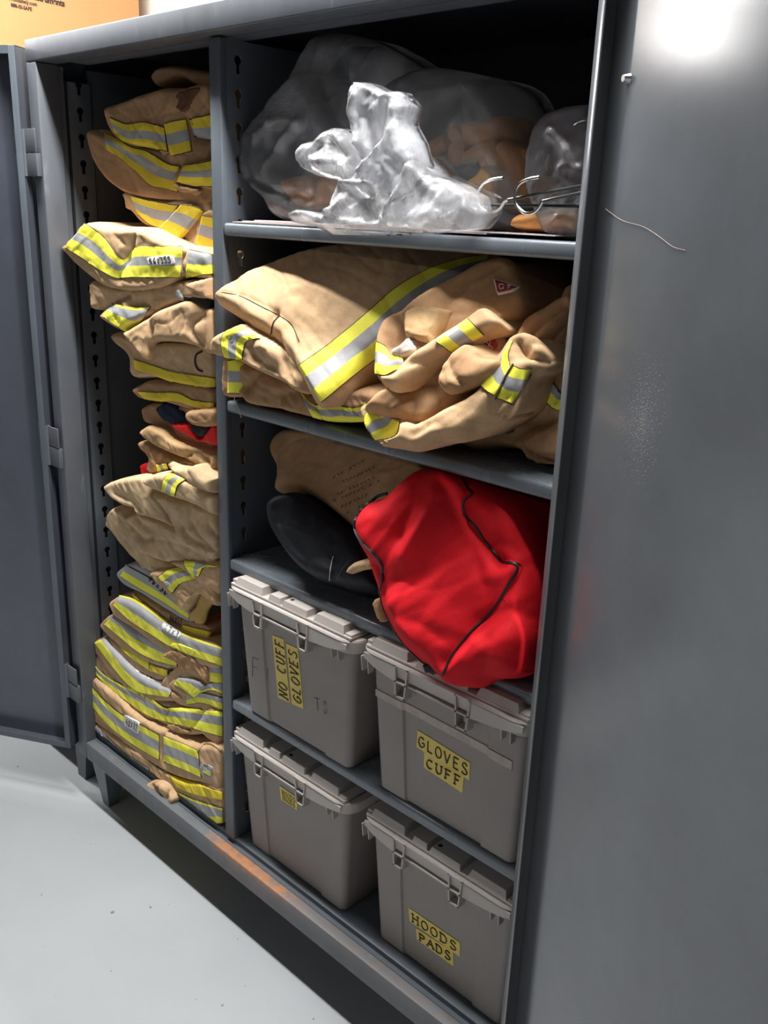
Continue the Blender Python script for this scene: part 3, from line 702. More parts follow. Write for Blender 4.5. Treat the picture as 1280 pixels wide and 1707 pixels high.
# ------------------------------------------------------------------ totes
def rrect(w, d, r, y0, notch=None, n=6, nd=0.004):
    """rounded rectangle, front edge at y=y0 (towards -y), going back d; optional recessed middle of the front"""
    x0, x1, ya, yb = -w/2, w/2, y0, y0+d; out = []
    fr = []
    if notch:
        a = notch*w/2
        fr = [(-a-.001, ya), (-a+.002, ya+nd), (a-.002, ya+nd), (a+.001, ya)]
    for cx, cy, a0 in ((x0+r, ya+r, 180), (x1-r, ya+r, 270), (x1-r, yb-r, 0), (x0+r, yb-r, 90)):
        for k in range(n+1):
            a = math.radians(a0+90*k/n); out.append((cx+r*math.cos(a), cy+r*math.sin(a)))
        if a0 == 180: out += fr
    return out
def make_tote(cx, y, z, label, style):
    t = thing('storage_tote', label, 'tote', (cx, y, z), 'grey lidded totes on the lower shelves')
    H_ = 0.300; HB = 0.272
    bm = bmesh.new(); rings = []
    secs = [(0.0, .310, .46, .004, .014), (0.004, .318, .468, 0.0, .016), (HB-.03, .348, .494, -.013, .018), (HB, .350, .496, -.014, .018)]
    for zz, w, d, yo, r in secs:
        rings.append([bm.verts.new((px_, py_, zz)) for px_, py_ in rrect(w, d, r, yo, notch=.56)])
    for a, b in zip(rings[:-1], rings[1:]):
        for k in range(len(a)): bm.faces.new((a[k], a[(k+1) % len(a)], b[(k+1) % len(a)], b[k]))
    bm.faces.new(rings[0][::-1]); bm.faces.new(rings[-1])
    m = MB(); m.bm.free(); m.bm = bm
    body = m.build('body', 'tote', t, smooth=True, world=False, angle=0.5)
    # rim: a band round the top with a rolled upper edge
    bm = bmesh.new(); rings = []
    for zz, gr in ((HB-.004, .0), (HB-.004, .013), (HB-.002, .016), (HB+.018, .018), (HB+.022, .020), (HB+.025, .018), (HB+.025, .004)):
        rings.append([bm.verts.new((a, b, zz)) for a, b in rrect(.352+2*gr, .496+2*gr, .026+gr*.8, -.014-gr)])
    for a, b in zip(rings[:-1], rings[1:]):
        for k in range(len(a)): bm.faces.new((a[k], a[(k+1) % len(a)], b[(k+1) % len(a)], b[k]))
    m = MB(); m.bm.free(); m.bm = bm; yf = -.0335
    # front apron, slanting down to the two ladder brackets
    def apron(pts, y0=yf, th=.003):
        a = [(x, y0, zz) for x, zz in pts]; b = [(x, y0+th, zz) for x, zz in pts]
        va = [m.bm.verts.new(p) for p in a]; vb = [m.bm.verts.new(p) for p in b]; m.bm.faces.new(va); m.bm.faces.new(vb[::-1])
        for k in range(len(va)): m.bm.faces.new((va[k], vb[k], vb[(k+1) % len(va)], va[(k+1) % len(va)]))
    apron([(-.176, .291), (-.176, .280), (-.150, .270), (-.122, .265), (-.100, .262), (-.100, .291)])
    apron([(.176, .291), (.176, .281), (.150, .272), (.120, .267), (.072, .262), (.072, .291)])
    apron([(-.067, .289), (.038, .289), (.038, .265), (-.067, .265)], yf+.010)
    m.box(-.067, .038, yf, yf+.018, .2615, .2650)              # the lower rail between the brackets
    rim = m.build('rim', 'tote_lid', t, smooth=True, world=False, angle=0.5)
    for xl, xr in ((-.100, -.067), (.038, .072)):               # ladder brackets: two open windows each
        m = MB(); lo = .005
        for a, b, sg in ((xl, xl+.0032, 1), (xr-.0032, xr, -1)):
            m.hexa([(a+sg*lo, yf-.002, .235), (b+sg*lo, yf-.002, .235), (b+sg*lo, yf+.018, .235), (a+sg*lo, yf+.018, .235), (a, yf-.002, .295), (b, yf-.002, .295), (b, yf+.018, .295), (a, yf+.018, .295)])
        for zz, k in ((.2925, 0), (.262, .0025), (.2345, .005)): m.box(xl+k, xr-k, yf-.002, yf+.018, zz, zz+.0033)
        m.box(xl+.001, xr-.001, yf+.0165, yf+.018, .262, .293)
        m.build('bracket', 'tote_lid', t, world=False)
    for s in (-1, 1):
        m = MB()
        for x in ((-.183, -.167) if s < 0 else (.134, .152)):
            a = x; m.hexa([(a-.0012, yf+.004, HB-.023), (a+.0012, yf+.004, HB-.023), (a+.0012, yf+.016, HB-.023), (a-.0012, yf+.016, HB-.023), (a-.0012, yf, HB+.008), (a+.0012, yf, HB+.008), (a+.0012, yf+.02, HB+.008), (a-.0012, yf+.02, HB+.008)])
        m.build('rib', 'tote_lid', t, world=False)
    # lid: two hinged leaves meeting with raised fingers
    zt = HB+.0255; m = MB()
    m.box(-.180, .180, -.026, .475, zt, zt+.006, bev=.002)
    def hump(m, x0, x1, y0, y1, z0, z1, ch=.006):
        m.hexa([(x0, y0, z0), (x1, y0, z0), (x1, y1, z0), (x0, y1, z0), (x0+ch, y0+ch, z1), (x1-ch, y0+ch, z1), (x1-ch, y1-ch, z1), (x0+ch, y1-ch, z1)])
    hump(m, -.168, -.078, -.025, .12, zt+.004, zt+.021); hump(m, .074, .160, -.025, .12, zt+.004, zt+.021)
    m.box(-.181, -.168, -.020, .10, zt+.005, zt+.013, bev=.002); m.box(.160, .178, -.022, .10, zt+.005, zt+.010, bev=.002)
    hump(m, -.060, -.021, -.026, .12, zt+.002, zt+.018, .004); hump(m, -.017, .058, -.026, .12, zt+.002, zt+.018, .004)
    for x in (-.13, .13): hump(m, x-.04, x+.04, .16, .44, zt+.004, zt+.014)
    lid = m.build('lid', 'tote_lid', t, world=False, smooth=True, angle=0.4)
    MB().tube([(-.004, -.008, zt+.0170), (-.004, -.008, zt+.0186)], .0045, 12).build('latch_hole_shade', 'hole_shade', lid, world=False)  # dark disc painted on the lid for the shade of a hole
    return t, body, lid
def flat_on_tote(t, u0, u1, z0, z1, mat, name, parent, off=0.0006, rot=0.0, cxy=None):
    """thin sticker on the sloping front of a tote, in tote coordinates"""
    cx, cz = (u0+u1)/2, (z0+z1)/2; hw, hh = (u1-u0)/2, (z1-z0)/2
    vs = []
    for o in (off, -.0005):
        for a, b in ((-1, -1), (1, -1), (1, 1), (-1, 1)):
            x = a*hw; z = b*hh; x, z = x*math.cos(rot)-z*math.sin(rot), x*math.sin(rot)+z*math.cos(rot)
            vs.append(tote_pt(cx+x, cz+z, o))
    return mesh(name, vs, [(0, 1, 2, 3), (7, 6, 5, 4), (0, 4, 5, 1), (1, 5, 6, 2), (2, 6, 7, 3), (3, 7, 4, 0)], mat, parent, smooth=False, world=False)
def tote_pt(x, z, off):
    w = .318+(z/.232)*(.348-.318); y = 0-.013*z/.232
    if abs(x) < .56*w/2-.001: y += .004
    return (x, y-off, z)
def tote_px(t, p):
    """image point -> tote front coordinates"""
    y = t.location.y-.003; 
    for _ in range(4):
        X = unp(p, 1, y); z = X[2]-t.location.z; x = X[0]-t.location.x; y = t.location.y+tote_pt(x, z, 0)[1]
    return x, z
def sticker(t, quad, name, parent, mat='label_yellow', off=.0008, segs=1):
    c = [tote_px(t, p) for p in quad]     # tl tr br bl
    vs = [tote_pt(x, z, off) for x, z in c]+[tote_pt(x, z, -.0004) for x, z in c]
    return mesh(name, vs, [(3, 2, 1, 0), (4, 5, 6, 7), (0, 1, 5, 4), (1, 2, 6, 5), (2, 3, 7, 6), (3, 0, 4, 7)], mat, parent, smooth=False, world=False)
def letters(t, strokes, quad, parent, w=.0015, mat='label_ink', off=.0012):
    tl, tr, br, bl = [np.array(tote_px(t, p)) for p in quad]; m = MB()
    for st in strokes:
        st = np.array(st, float); pts = []
        for x, y in st:
            q = (tl*(1-x)+tr*x)*(1-y)+(bl*(1-x)+br*x)*y; pts.append(tote_pt(q[0], q[1], off))
        m.tube(pts, w, 4)
    return m.build('lettering', mat, parent, world=False)
def rotate_strokes(strokes):       # text reading upwards: unit x runs up the label
    return [[(y, 1-x) for x, y in st] for st in strokes]
Hc = crop(360, 940, 4.571); Ic = crop(590, 1050, 4.129); Jc = crop(370, 1170, 4.741); Kc = crop(580, 1310, 4.267)
t1, b1, l1 = make_tote(0.900, 0.030, 0.593, 'grey tote on the upper tote shelf beside the divider, label reading NO CUFF GLOVES', 0)
t2, b2, l2 = make_tote(1.292, 0.036, 0.593, 'grey tote under the red bag, label reading GLOVES CUFF and old tape strip', 0)
t3, b3, l3 = make_tote(0.872, 0.052, FZ, 'grey tote on the cabinet floor beside the divider, small faded yellow label', 0)
t4, b4, l4 = make_tote(1.286, 0.059, FZ, 'grey tote on the cabinet floor, label reading HOODS PADS', 0)
q = Hc([(430, 540), (517, 575), (565, 1058), (475, 1018)]); s = sticker(t1, q, 'label', b1); letters(t1, rotate_strokes(word('NO CUFF', True, 0.1)), Hc([(452, 562), (512, 588), (552, 1045), (490, 1010)]), s)
q = Hc([(535, 605), (625, 645), (668, 1105), (580, 1065)]); s = sticker(t1, q, 'label', b1); letters(t1, rotate_strokes(word('GLOVES', True, 0.1)), Hc([(552, 632), (615, 662), (655, 1082), (597, 1045)]), s)
letters(t1, word('Fi', False), Hc([(255, 700), (440, 780), (440, 900), (255, 850)]), b1, .0005, 'ink_faint', .0005)
letters(t1, word('TS', False), Hc([(735, 1015), (860, 1060), (860, 1150), (750, 1110)]), b1, .0005, 'ink_faint', .0005)
q = Ic([(440, 690), (800, 915), (795, 1035), (432, 805)]); s = sticker(t2, q, 'label', b2); letters(t2, word('GLOVES'), Ic([(440, 722), (797, 935), (793, 1012), (438, 788)]), s)
q = Ic([(485, 840), (757, 1005), (748, 1122), (482, 945)]); s = sticker(t2, q, 'label', b2); letters(t2, word('CUFF', True), Ic([(495, 880), (748, 1018), (742, 1085), (492, 935)]), s, off=.0014)
tp = [tote_px(t2, pp) for pp in Ic([(150, 405), (440, 545), (800, 738), (1090, 905)])]; bt = [tote_px(t2, pp) for pp in Ic([(155, 455), (440, 600), (800, 795), (1090, 968)])]
xs_ = np.linspace(tp[0][0], tp[-1][0], 40); zt_ = np.interp(xs_, [a for a, b in tp], [b for a, b in tp]); zb_ = np.interp(xs_, [a for a, b in bt], [b for a, b in bt])
vs = [tote_pt(x, z, o) for o in (.0009, -.0006) for x, a, b in zip(xs_, zt_, zb_) for z in (a, b)]
fs = [(2*k, 2*k+1, 2*k+3, 2*k+2) for k in range(39)]+[(80+2*k+2, 80+2*k+3, 80+2*k+1, 80+2*k) for k in range(39)]+[(2*k, 2*k+2, 80+2*k+2, 80+2*k) for k in range(39)]+[(2*k+3, 2*k+1, 80+2*k+1, 80+2*k+3) for k in range(39)]
mesh('tape', vs, fs, 'tape', b2, smooth=False, world=False)
q = Jc([(455, 660), (598, 760), (594, 855), (468, 772)]); s = sticker(t3, q, 'label', b3); letters(t3, word('HOODS', True), Jc([(472, 690), (585, 765), (583, 800), (475, 728)]), s, .0006); letters(t3, word('HOODS', True), Jc([(478, 738), (583, 808), (582, 840), (480, 768)]), s, .0006)
q = Kc([(432, 865), (797, 1115), (797, 1215), (440, 960)]); s = sticker(t4, q, 'label', b4); letters(t4, word('HOODS', True), Kc([(448, 900), (785, 1125), (785, 1185), (450, 955)]), s)
q = Kc([(485, 1010), (748, 1180), (752, 1282), (490, 1090)]); s = sticker(t4, q, 'label', b4); letters(t4, word('PADS', True), Kc([(498, 1040), (742, 1192), (744, 1252), (500, 1085)]), s, off=.0014)

# ------------------------------------------------------------------ left stack, bottom to top
LX = 0.642
GL = 'folded fire coats and trousers in the left compartment'
def garment(name, label, cat, p, y, group=None):
    o = unp(p, 1, y); return thing(name, label, cat, tuple(o), group)
YS = (('trim_silver', 'trim_yellow'), (0.5, 1.0))
DY = [0.045]
def lay(t, name, outline, y, **k):
    bands = k.pop('bands', ()); k.setdefault('xmax', LX); y += k.pop('dy', DY[0])
    P_ = Pillow(outline, y, **k); P_.build(name, t)
    for b in bands:
        top, bot, (mt, cu) = b[:3]; P_.band(top, bot, mt, cu)
    return P_
W0 = (0.0035, 26, -0.5, 2.6)
DY[0] = 0.012      # the lowest coats lie closest to the front
# item 21: lowest
t = garment('fire_coat', 'bottommost folded coat of the left stack, with a crumpled cloth knot at its front', 'coat', (260, 1370), .06, GL)
P21 = lay(t, 'folded_cloth', D([(145, 1020), (260, 1090), (420, 1190), (560, 1290), (700, 1370), (915, 1410), (925, 1640), (830, 1655), (720, 1612), (640, 1545), (520, 1490), (430, 1430), (320, 1340), (200, 1220), (150, 1130)]), .05, T=.03, R=.025, back=.42, wr=W0, mat='tan', zmin=FZ+.002,
    bands=[(D([(150, 1050), (250, 1150), (350, 1235), (470, 1310)]), D([(155, 1135), (250, 1245), (380, 1350), (455, 1410)]), YS),
           (D([(640, 1452), (750, 1500), (912, 1550)]), D([(600, 1520), (700, 1590), (830, 1642), (912, 1636)]), (('trim_yellow', 'trim_silver', 'trim_yellow'), (.12, .6, 1.0))),
           (D([(590, 1350), (700, 1385), (912, 1455)]), D([(640, 1425), (750, 1470), (912, 1500)]), (('trim_gold',), (1.0,)))])
kn = lay(t, 'cloth_knot', D([(462, 1400), (500, 1385), (560, 1400), (600, 1440), (630, 1500), (600, 1540), (560, 1520), (535, 1530), (500, 1500), (470, 1440)]), .022, T=.022, R=.014, back=.03, wr=(.004, 60, .5, 1.4), mat='tan', xmax=None,
    creases=[(D([(480, 1420), (520, 1450), (540, 1520)]), .006, .012), (D([(540, 1410), (570, 1460), (560, 1515)]), .006, .010)])
DY[0] = 0.022
# item 20
t = garment('fire_coat', 'large folded tan coat, tag 48X32, directly on the bottommost coat, open rolled sleeve', 'coat', (260, 1290), .06, GL)
P20 = lay(t, 'folded_cloth', D([(88, 860), (105, 765), (122, 742), (170, 760), (280, 850), (400, 960), (560, 1060), (760, 1150), (915, 1180), (925, 1430), (830, 1400), (700, 1370), (560, 1310), (400, 1200), (250, 1090), (150, 1010), (110, 900)]), .043, T=.032, R=.028, back=.42, wr=(.003, 24, -.6, 2.8), mat='tan',
    creases=[(D([(548, 1100), (540, 1190), (560, 1270)]), .006, .010), (D([(430, 1050), (415, 1130), (410, 1190)]), .012, .004), (D([(150, 1010), (300, 1150), (450, 1290)]), .006, .006)],
    bands=[(D([(108, 790), (180, 878), (300, 980), (420, 1045), (530, 1105)]), D([(118, 925), (230, 1055), (350, 1150), (450, 1215), (530, 1260)]), (('trim_yellow', 'trim_silver', 'trim_yellow'), (.27, .66, 1.0))),
           (D([(557, 1112), (650, 1150), (765, 1200)]), D([(557, 1270), (660, 1310), (785, 1366)]), (('trim_yellow', 'trim_silver', 'trim_yellow'), (.3, .7, 1.0))),
           (D([(460, 1265), (540, 1320), (610, 1380)]), D([(455, 1305), (540, 1375), (600, 1440)]), (('trim_gold',), (1.0,)))])
s_ = P20.patch(D([(325, 985), (412, 1030), (408, 1100), (325, 1050)]), 'label_white', 'size_tag', off=.004)
P20.scribble(word('48X32'), D([(335, 1005), (408, 1042), (405, 1085), (332, 1045)]), 'ink', off=.005)
P20.cord(D([(765, 1200), (800, 1165), (850, 1165), (905, 1200)]), .0035, 'sleeve_edge', 'tan')
rl = lay(t, 'sleeve_opening', D([(775, 1200), (810, 1172), (860, 1180), (915, 1220), (920, 1380), (850, 1385), (795, 1360), (775, 1290)]), .040, T=.014, R=.012, back=.05, wr=(.004, 45, .3, 1.5), mat='tan_brown')
lay(t, 'rolled_liner', D([(780, 1280), (820, 1265), (870, 1300), (860, 1370), (820, 1375), (790, 1340)]), .026, T=.018, R=.015, back=.03, wr=(.003, 50, .3, 1.5), mat='trim_silver', bands=[(D([(800, 1285), (850, 1310)]), D([(795, 1335), (840, 1360)]), (('trim_silver', 'trim_yellow'), (.6, 1.0)))])
DY[0] = 0.032
# item 19
t = garment('fire_coat', 'folded tan coat with wavy yellow and grey hem, directly under the tagged hem layer', 'coat', (250, 1190), .06, GL)
P19 = lay(t, 'folded_cloth', D([(118, 565), (150, 590), (240, 660), (330, 740), (430, 800), (560, 880), (700, 920), (915, 940), (925, 1170), (860, 1130), (820, 1105), (740, 1110), (650, 1085), (560, 1030), (400, 975), (320, 910), (200, 790), (125, 700)]), .05, T=.034, R=.028, back=.4, wr=(.004, 26, -.5, 2.4), mat='tan',
    creases=[(D([(575, 950), (560, 1000), (570, 1050)]), .010, .010), (D([(800, 950), (760, 1020), (700, 1080)]), .008, .008)],
    bands=[(D([(122, 660), (200, 740), (300, 800), (430, 850), (560, 935), (700, 945), (912, 965)]), D([(130, 728), (230, 820), (350, 915), (450, 985), (570, 1028), (700, 1060), (912, 1120)]), (('trim_yellow', 'trim_silver', 'trim_yellow'), (.2, .55, 1.0)))])
lay(t, 'folded_flap', D([(580, 1040), (640, 1040), (720, 1085), (700, 1105), (640, 1095), (590, 1070)]), .024, T=.012, R=.01, back=.03, wr=(.003, 60, .3, 1.5), mat='tan_brown')
# item 19b : right hand hem ends
t = garment('fire_trousers', 'folded trouser ends with yellow and grey cuffs pressed against the divider, mid lower stack', 'trousers', (340, 1150), .06, GL)
lay(t, 'folded_cloth', D([(560, 800), (620, 700), (740, 640), (840, 640), (920, 640), (925, 980), (800, 960), (700, 930), (640, 900)]), .05, T=.03, R=.02, back=.3, wr=W0, mat='tan',
    bands=[(D([(690, 870), (780, 850), (912, 880)]), D([(700, 925), (790, 915), (912, 955)]), (('trim_silver', 'trim_yellow'), (.45, 1.0))),
           (D([(760, 820), (850, 790), (912, 790)]), D([(780, 855), (850, 838), (912, 860)]), (('trim_silver', 'trim_yellow'), (.7, 1.0))),
           (D([(845, 690), (912, 700)]), D([(840, 785), (912, 800)]), (('trim_silver', 'trim_yellow'), (.4, 1.0)))])
lay(t, 'crumpled_cuff', D([(600, 600), (720, 600), (800, 655), (845, 700), (835, 790), (800, 760), (740, 720), (680, 710)]), .034, T=.02, R=.014, back=.05, wr=(.005, 50, -.3, 2), mat='tan_brown')
DY[0] = 0.045
# item 18
t = garment('fire_coat', 'folded coat with broad grey and yellow slanting hem, white tag below a black loop', 'coat', (220, 1110), .06, GL)
P18 = lay(t, 'folded_cloth', D([(138, 545), (160, 525), (215, 513), (260, 560), (350, 650), (440, 730), (560, 790), (680, 840), (700, 900), (600, 905), (500, 905), (400, 865), (330, 800), (240, 700), (150, 585)]), .035, T=.034, R=.026, back=.42, wr=(.003, 24, -.6, 2.6), mat='tan',
    bands=[(D([(215, 515), (290, 600), (370, 690), (470, 765), (610, 835)]), D([(140, 552), (230, 672), (330, 792), (410, 850), (590, 880)]), YS)])
P18.patch(D([(385, 715), (460, 735), (595, 790), (560, 805), (460, 770), (400, 745)]), 'label_white', 'size_tag')
P18.scribble(word('48X32'), D([(455, 735), (570, 780), (560, 800), (445, 760)]), 'ink', off=.005)
lay(t, 'folded_cuff', D([(600, 790), (640, 755), (740, 760), (830, 800), (740, 885), (680, 855), (610, 830)]), .022, T=.020, R=.014, back=.04, wr=(.003, 40, -.4, 2), mat='tan',
    bands=[(D([(650, 757), (740, 770), (815, 812)]), D([(620, 800), (680, 835), (738, 880)]), (('trim_silver', 'trim_yellow'), (.4, 1.0)))])
# item 18a
t = garment('fire_trousers', 'thin folded piece with yellow edge and small black cuff loop above the tagged hem', 'trousers', (235, 1085), .06, GL)
P18a = lay(t, 'folded_cloth', D([(235, 500), (300, 545), (400, 600), (500, 650), (640, 680), (660, 705), (610, 745), (560, 775), (470, 740), (370, 680), (290, 590)]), .04, T=.03, R=.018, back=.38, wr=(.003, 30, -.6, 2.6), mat='tan',
    bands=[(D([(240, 505), (330, 575), (450, 640), (470, 650)]), D([(285, 570), (360, 640), (450, 700), (470, 712)]), (('trim_yellow',), (1.0,))),
           (D([(475, 680), (590, 715)]), D([(465, 715), (580, 755)]), (('trim_gold',), (1.0,)))])
P18a.patch(D([(455, 650), (600, 685), (600, 705), (470, 672)]), 'label_white', 'size_tag')
P18a.cord(D([(615, 712), (590, 722), (588, 752), (605, 765)]), .003, 'loop', 'black_cloth', off=.003)
# item 17
t = garment('fire_coat', 'folded coat with grey over yellow hem jutting left, crumpled tan end beside the divider', 'coat', (230, 1060), .06, GL)
lay(t, 'folded_cloth', D([(193, 432), (215, 395), (260, 368), (330, 400), (420, 470), (520, 510), (660, 590), (760, 650), (700, 700), (640, 705), (500, 672), (400, 620), (300, 555), (220, 480)]), .04, T=.033, R=.024, back=.4, wr=(.003, 26, -.6, 2.6), mat='tan',
    creases=[(D([(380, 460), (400, 520), (440, 560)]), .012, .008)],
    bands=[(D([(258, 372), (320, 405), (400, 470), (500, 512), (630, 590)]), D([(198, 440), (290, 515), (400, 605), (500, 655), (640, 695)]), YS)])
lay(t, 'crumpled_end', D([(560, 620), (640, 580), (740, 640), (720, 655), (640, 665), (600, 650)]), .016, T=.018, R=.012, back=.04, wr=(.004, 60, -.3, 2), mat='tan_brown')
# item 16
t = garment('fire_coat', 'folded coat with yellow grey yellow hem and a slanted white size tag', 'coat', (250, 1030), .06, GL)
P16 = lay(t, 'folded_cloth', D([(250, 300), (268, 275), (300, 262), (370, 278), (450, 320), (560, 400), (700, 480), (915, 560), (925, 700), (800, 685), (700, 650), (600, 605), (480, 525), (380, 450), (280, 385)]), .035, T=.033, R=.025, back=.4, wr=(.003, 26, -.6, 2.6), mat='tan',
    bands=[(D([(290, 265), (370, 283), (450, 330), (560, 415), (690, 500), (912, 580)]), D([(255, 325), (350, 415), (480, 500), (600, 575), (700, 620), (912, 690)]), (('trim_yellow', 'trim_silver', 'trim_yellow'), (.13, .58, 1.0)))])
P16.patch(D([(562, 430), (668, 492), (655, 522), (545, 462)]), 'label_white', 'size_tag', off=.0045)
P16.scribble(word('A7X3'), D([(570, 445), (660, 498), (650, 518), (560, 467)]), 'ink', off=.0055)
lay(t, 'folded_flap', D([(590, 575), (620, 542), (740, 570), (772, 600), (700, 660), (640, 610)]), .012, T=.012, R=.01, back=.03, wr=(.002, 40, -.4, 2), mat='tan_brown',
    bands=[(D([(620, 545), (770, 600)]), D([(600, 568), (745, 632)]), (('trim_yellow',), (1.0,)))])
# item 15
t = garment('fire_coat', 'folded brown coat lying under the slab marked 48x30, yellow patch at its right end', 'coat', (270, 1000), .07, GL)
P15 = lay(t, 'folded_cloth', D([(355, 240), (450, 250), (600, 340), (720, 390), (860, 440), (845, 560), (820, 585), (720, 550), (640, 525), (560, 490), (450, 400), (375, 300)]), .05, T=.03, R=.02, back=.36, wr=W0, mat='tan_brown',
    bands=[(D([(365, 250), (470, 330), (590, 420)]), D([(385, 290), (470, 380), (575, 440)]), (('trim_gold',), (1.0,))), (D([(675, 440), (845, 482)]), D([(660, 478), (825, 545)]), (('trim_gold',), (1.0,)))])
P15.scribble(word('46X52'), D([(595, 375), (672, 405), (672, 445), (590, 415)]), 'ink', off=.002)
# item 14
t = garment('fire_coat', 'folded coat with grey top and yellow edge, 48x30 written in black on its grey hem', 'coat', (270, 970), .06, GL)
P14 = lay(t, 'folded_cloth', D([(293, 112), (330, 78), (370, 58), (430, 60), (520, 110), (640, 220), (740, 330), (760, 420), (700, 410), (560, 325), (450, 255), (340, 200), (298, 150)]), .045, T=.03, R=.022, back=.36, wr=(.002, 24, -.6, 2.6), mat='trim_silver',
    bands=[(D([(330, 78), (480, 160), (600, 250), (720, 350)]), D([(297, 148), (400, 215), (550, 300), (710, 405)]), YS)])
P14.scribble(word('48X30'), D([(478, 135), (600, 235), (580, 265), (462, 165)]), 'ink', w=.0016, off=.004)
# item 13: cuffs
t = garment('fire_trousers', 'tan trousers with two striped cuffs and a leather strap hanging beside the divider', 'trousers', (320, 970), .05, GL)
P13 = lay(t, 'trouser_leg', D([(490, 115), (560, 95), (640, 88), (740, 100), (860, 150), (925, 280), (900, 330), (860, 300), (790, 260), (740, 330), (700, 360), (650, 300), (600, 245), (520, 170)]), .03, T=.034, R=.025, back=.2, wr=(.005, 34, .4, 1.6), mat='tan', xmax=LX,
    bands=[(D([(720, 92), (600, 105), (522, 150)]), D([(765, 160), (665, 190), (612, 250)]), YSY)])
P13b = lay(t, 'trouser_leg', D([(600, 50), (700, 40), (920, 60), (925, 250), (860, 220), (800, 190), (760, 150), (690, 110)]), .022, T=.03, R=.022, back=.2, wr=(.005, 34, .4, 1.6), mat='tan',
    bands=[(D([(675, 55), (690, 95), (735, 150)]), D([(912, 88), (800, 98), (772, 145)]), (('trim_yellow', 'trim_silver', 'trim_yellow'), (.33, .62, 1.0)))])
lay(t, 'strap', D([(790, 250), (862, 285), (815, 350), (780, 440), (705, 382), (750, 330)]), .012, T=.008, R=.006, back=.006, wr=(.001, 30, 0, 1), mat='strap_tan')
t = garment('fire_trousers', 'bright red cloth scrap folded in by the divider below the hanging cuffs', 'cloth', (357, 1045), .08)
lay(t, 'red_lining', D([(820, 420), (925, 400), (925, 580), (880, 590), (860, 530)]), .07, T=.012, R=.012, back=.05, wr=W0, mat='red_cloth'); t.name = 'red_cloth'
# item 12: the large crumpled coat
t = garment('fire_coat', 'large crumpled pale coat bulging mid left stack, its sleeve with a striped cuff', 'coat', (270, 900), .05, GL)
PA = dict(mat='tan_pale', xmax=LX)
lay(t, 'folded_back', Cc([(300, 1050), (350, 915), (430, 960), (520, 1090), (620, 1220), (760, 1330), (900, 1400), (760, 1440), (640, 1430), (560, 1360), (450, 1235), (350, 1110)]), .045, T=.03, R=.02, back=.22, wr=(.005, 32, -.8, 2), creases=[(Cc([(360, 930), (420, 1000), (470, 1090)]), .008, .01)], **PA)
lay(t, 'coat_body', Cc([(350, 915), (430, 918), (480, 965), (560, 950), (700, 1000), (900, 1080), (1210, 1280), (1210, 1410), (950, 1365), (800, 1365), (660, 1310), (570, 1260), (490, 1090), (430, 1010)]), .032, T=.034, R=.026, back=.25, wr=(.005, 30, -.5, 2.2),
    creases=[(Cc([(480, 1080), (570, 1180), (640, 1150), (620, 1120)]), .010, .010), (Cc([(640, 1180), (800, 1195), (960, 1250), (1150, 1350)]), .004, .003), (Cc([(500, 1000), (600, 1090), (640, 1100)]), .012, .010)], **PA)
lay(t, 'coat_front', Cc([(640, 760), (740, 790), (900, 840), (1060, 890), (1210, 960), (1210, 1330), (1080, 1290), (980, 1240), (900, 1160), (860, 1060), (760, 900)]), .018, T=.034, R=.026, back=.2, wr=(.005, 30, 1.1, 2.0),
    creases=[(Cc([(950, 920), (960, 1040), (1050, 1180), (1150, 1280)]), .008, .012), (Cc([(1080, 940), (1100, 1060), (1160, 1150)]), .008, .012), (Cc([(900, 1080), (940, 1160), (1060, 1230)]), .008, .010)], **PA)
lay(t, 'coat_shoulder', Cc([(283, 740), (310, 710), (350, 690), (500, 655), (620, 650), (660, 740), (740, 840), (880, 1070), (800, 1050), (700, 1010), (560, 975), (540, 930), (450, 900), (380, 860), (330, 810)]), .014, T=.034, R=.026, back=.2, wr=(.004, 24, -.6, 2.2),
    creases=[(Cc([(340, 800), (460, 860), (560, 960)]), .010, .008), (Cc([(680, 770), (740, 860), (850, 1030)]), .006, .007)], **PA)
PS = lay(t, 'sleeve', Cc([(600, 690), (640, 650), (720, 628), (850, 628), (960, 680), (1210, 850), (1210, 990), (1060, 910), (960, 870), (840, 830), (740, 790), (650, 750)]), -.002, T=.030, R=.026, back=.12, wr=(.004, 30, -.6, 2.2), **PA)
PS.band(Cc([(852, 634), (760, 680), (735, 775)]), Cc([(940, 690), (875, 735), (848, 822)]), *YSY)
PF = lay(t, 'fly_facing', Cc([(780, 545), (860, 580), (1000, 600), (1210, 700), (1210, 800), (1060, 770), (960, 690), (860, 630)]), .0, T=.024, R=.018, back=.1, wr=(.004, 40, -.6, 2), **PA)
lay(t, 'collar_roll', Cc([(960, 600), (1000, 570), (1080, 640), (1210, 740), (1210, 830), (1100, 770), (1010, 690)]), -.016, T=.022, R=.02, back=.05, wr=(.003, 40, -.6, 2), **PA)
# item 11 small stuff
t = garment('fire_hood', 'small crumpled tan piece with striped cuff and red corner, wedged above the large crumpled coat', 'cloth', (275, 770), .06)
lay(t, 'crumpled_cloth', Cc([(570, 372), (640, 360), (760, 430), (900, 500), (1200, 560), (1200, 760), (950, 640), (800, 600), (700, 640), (640, 600), (650, 500), (600, 440)]), .04, T=.03, R=.02, back=.2, wr=(.007, 46, -.5, 1.6), mat='tan_brown', xmax=LX,
    bands=[(Cc([(690, 565), (700, 620)]), Cc([(785, 552), (798, 600)]), (('trim_yellow', 'trim_silver', 'trim_yellow'), (.35, .6, 1.0)))])
lay(t, 'red_corner', Cc([(566, 570), (620, 560), (660, 640), (600, 668)]), .035, T=.01, R=.01, back=.05, mat='red_cloth')
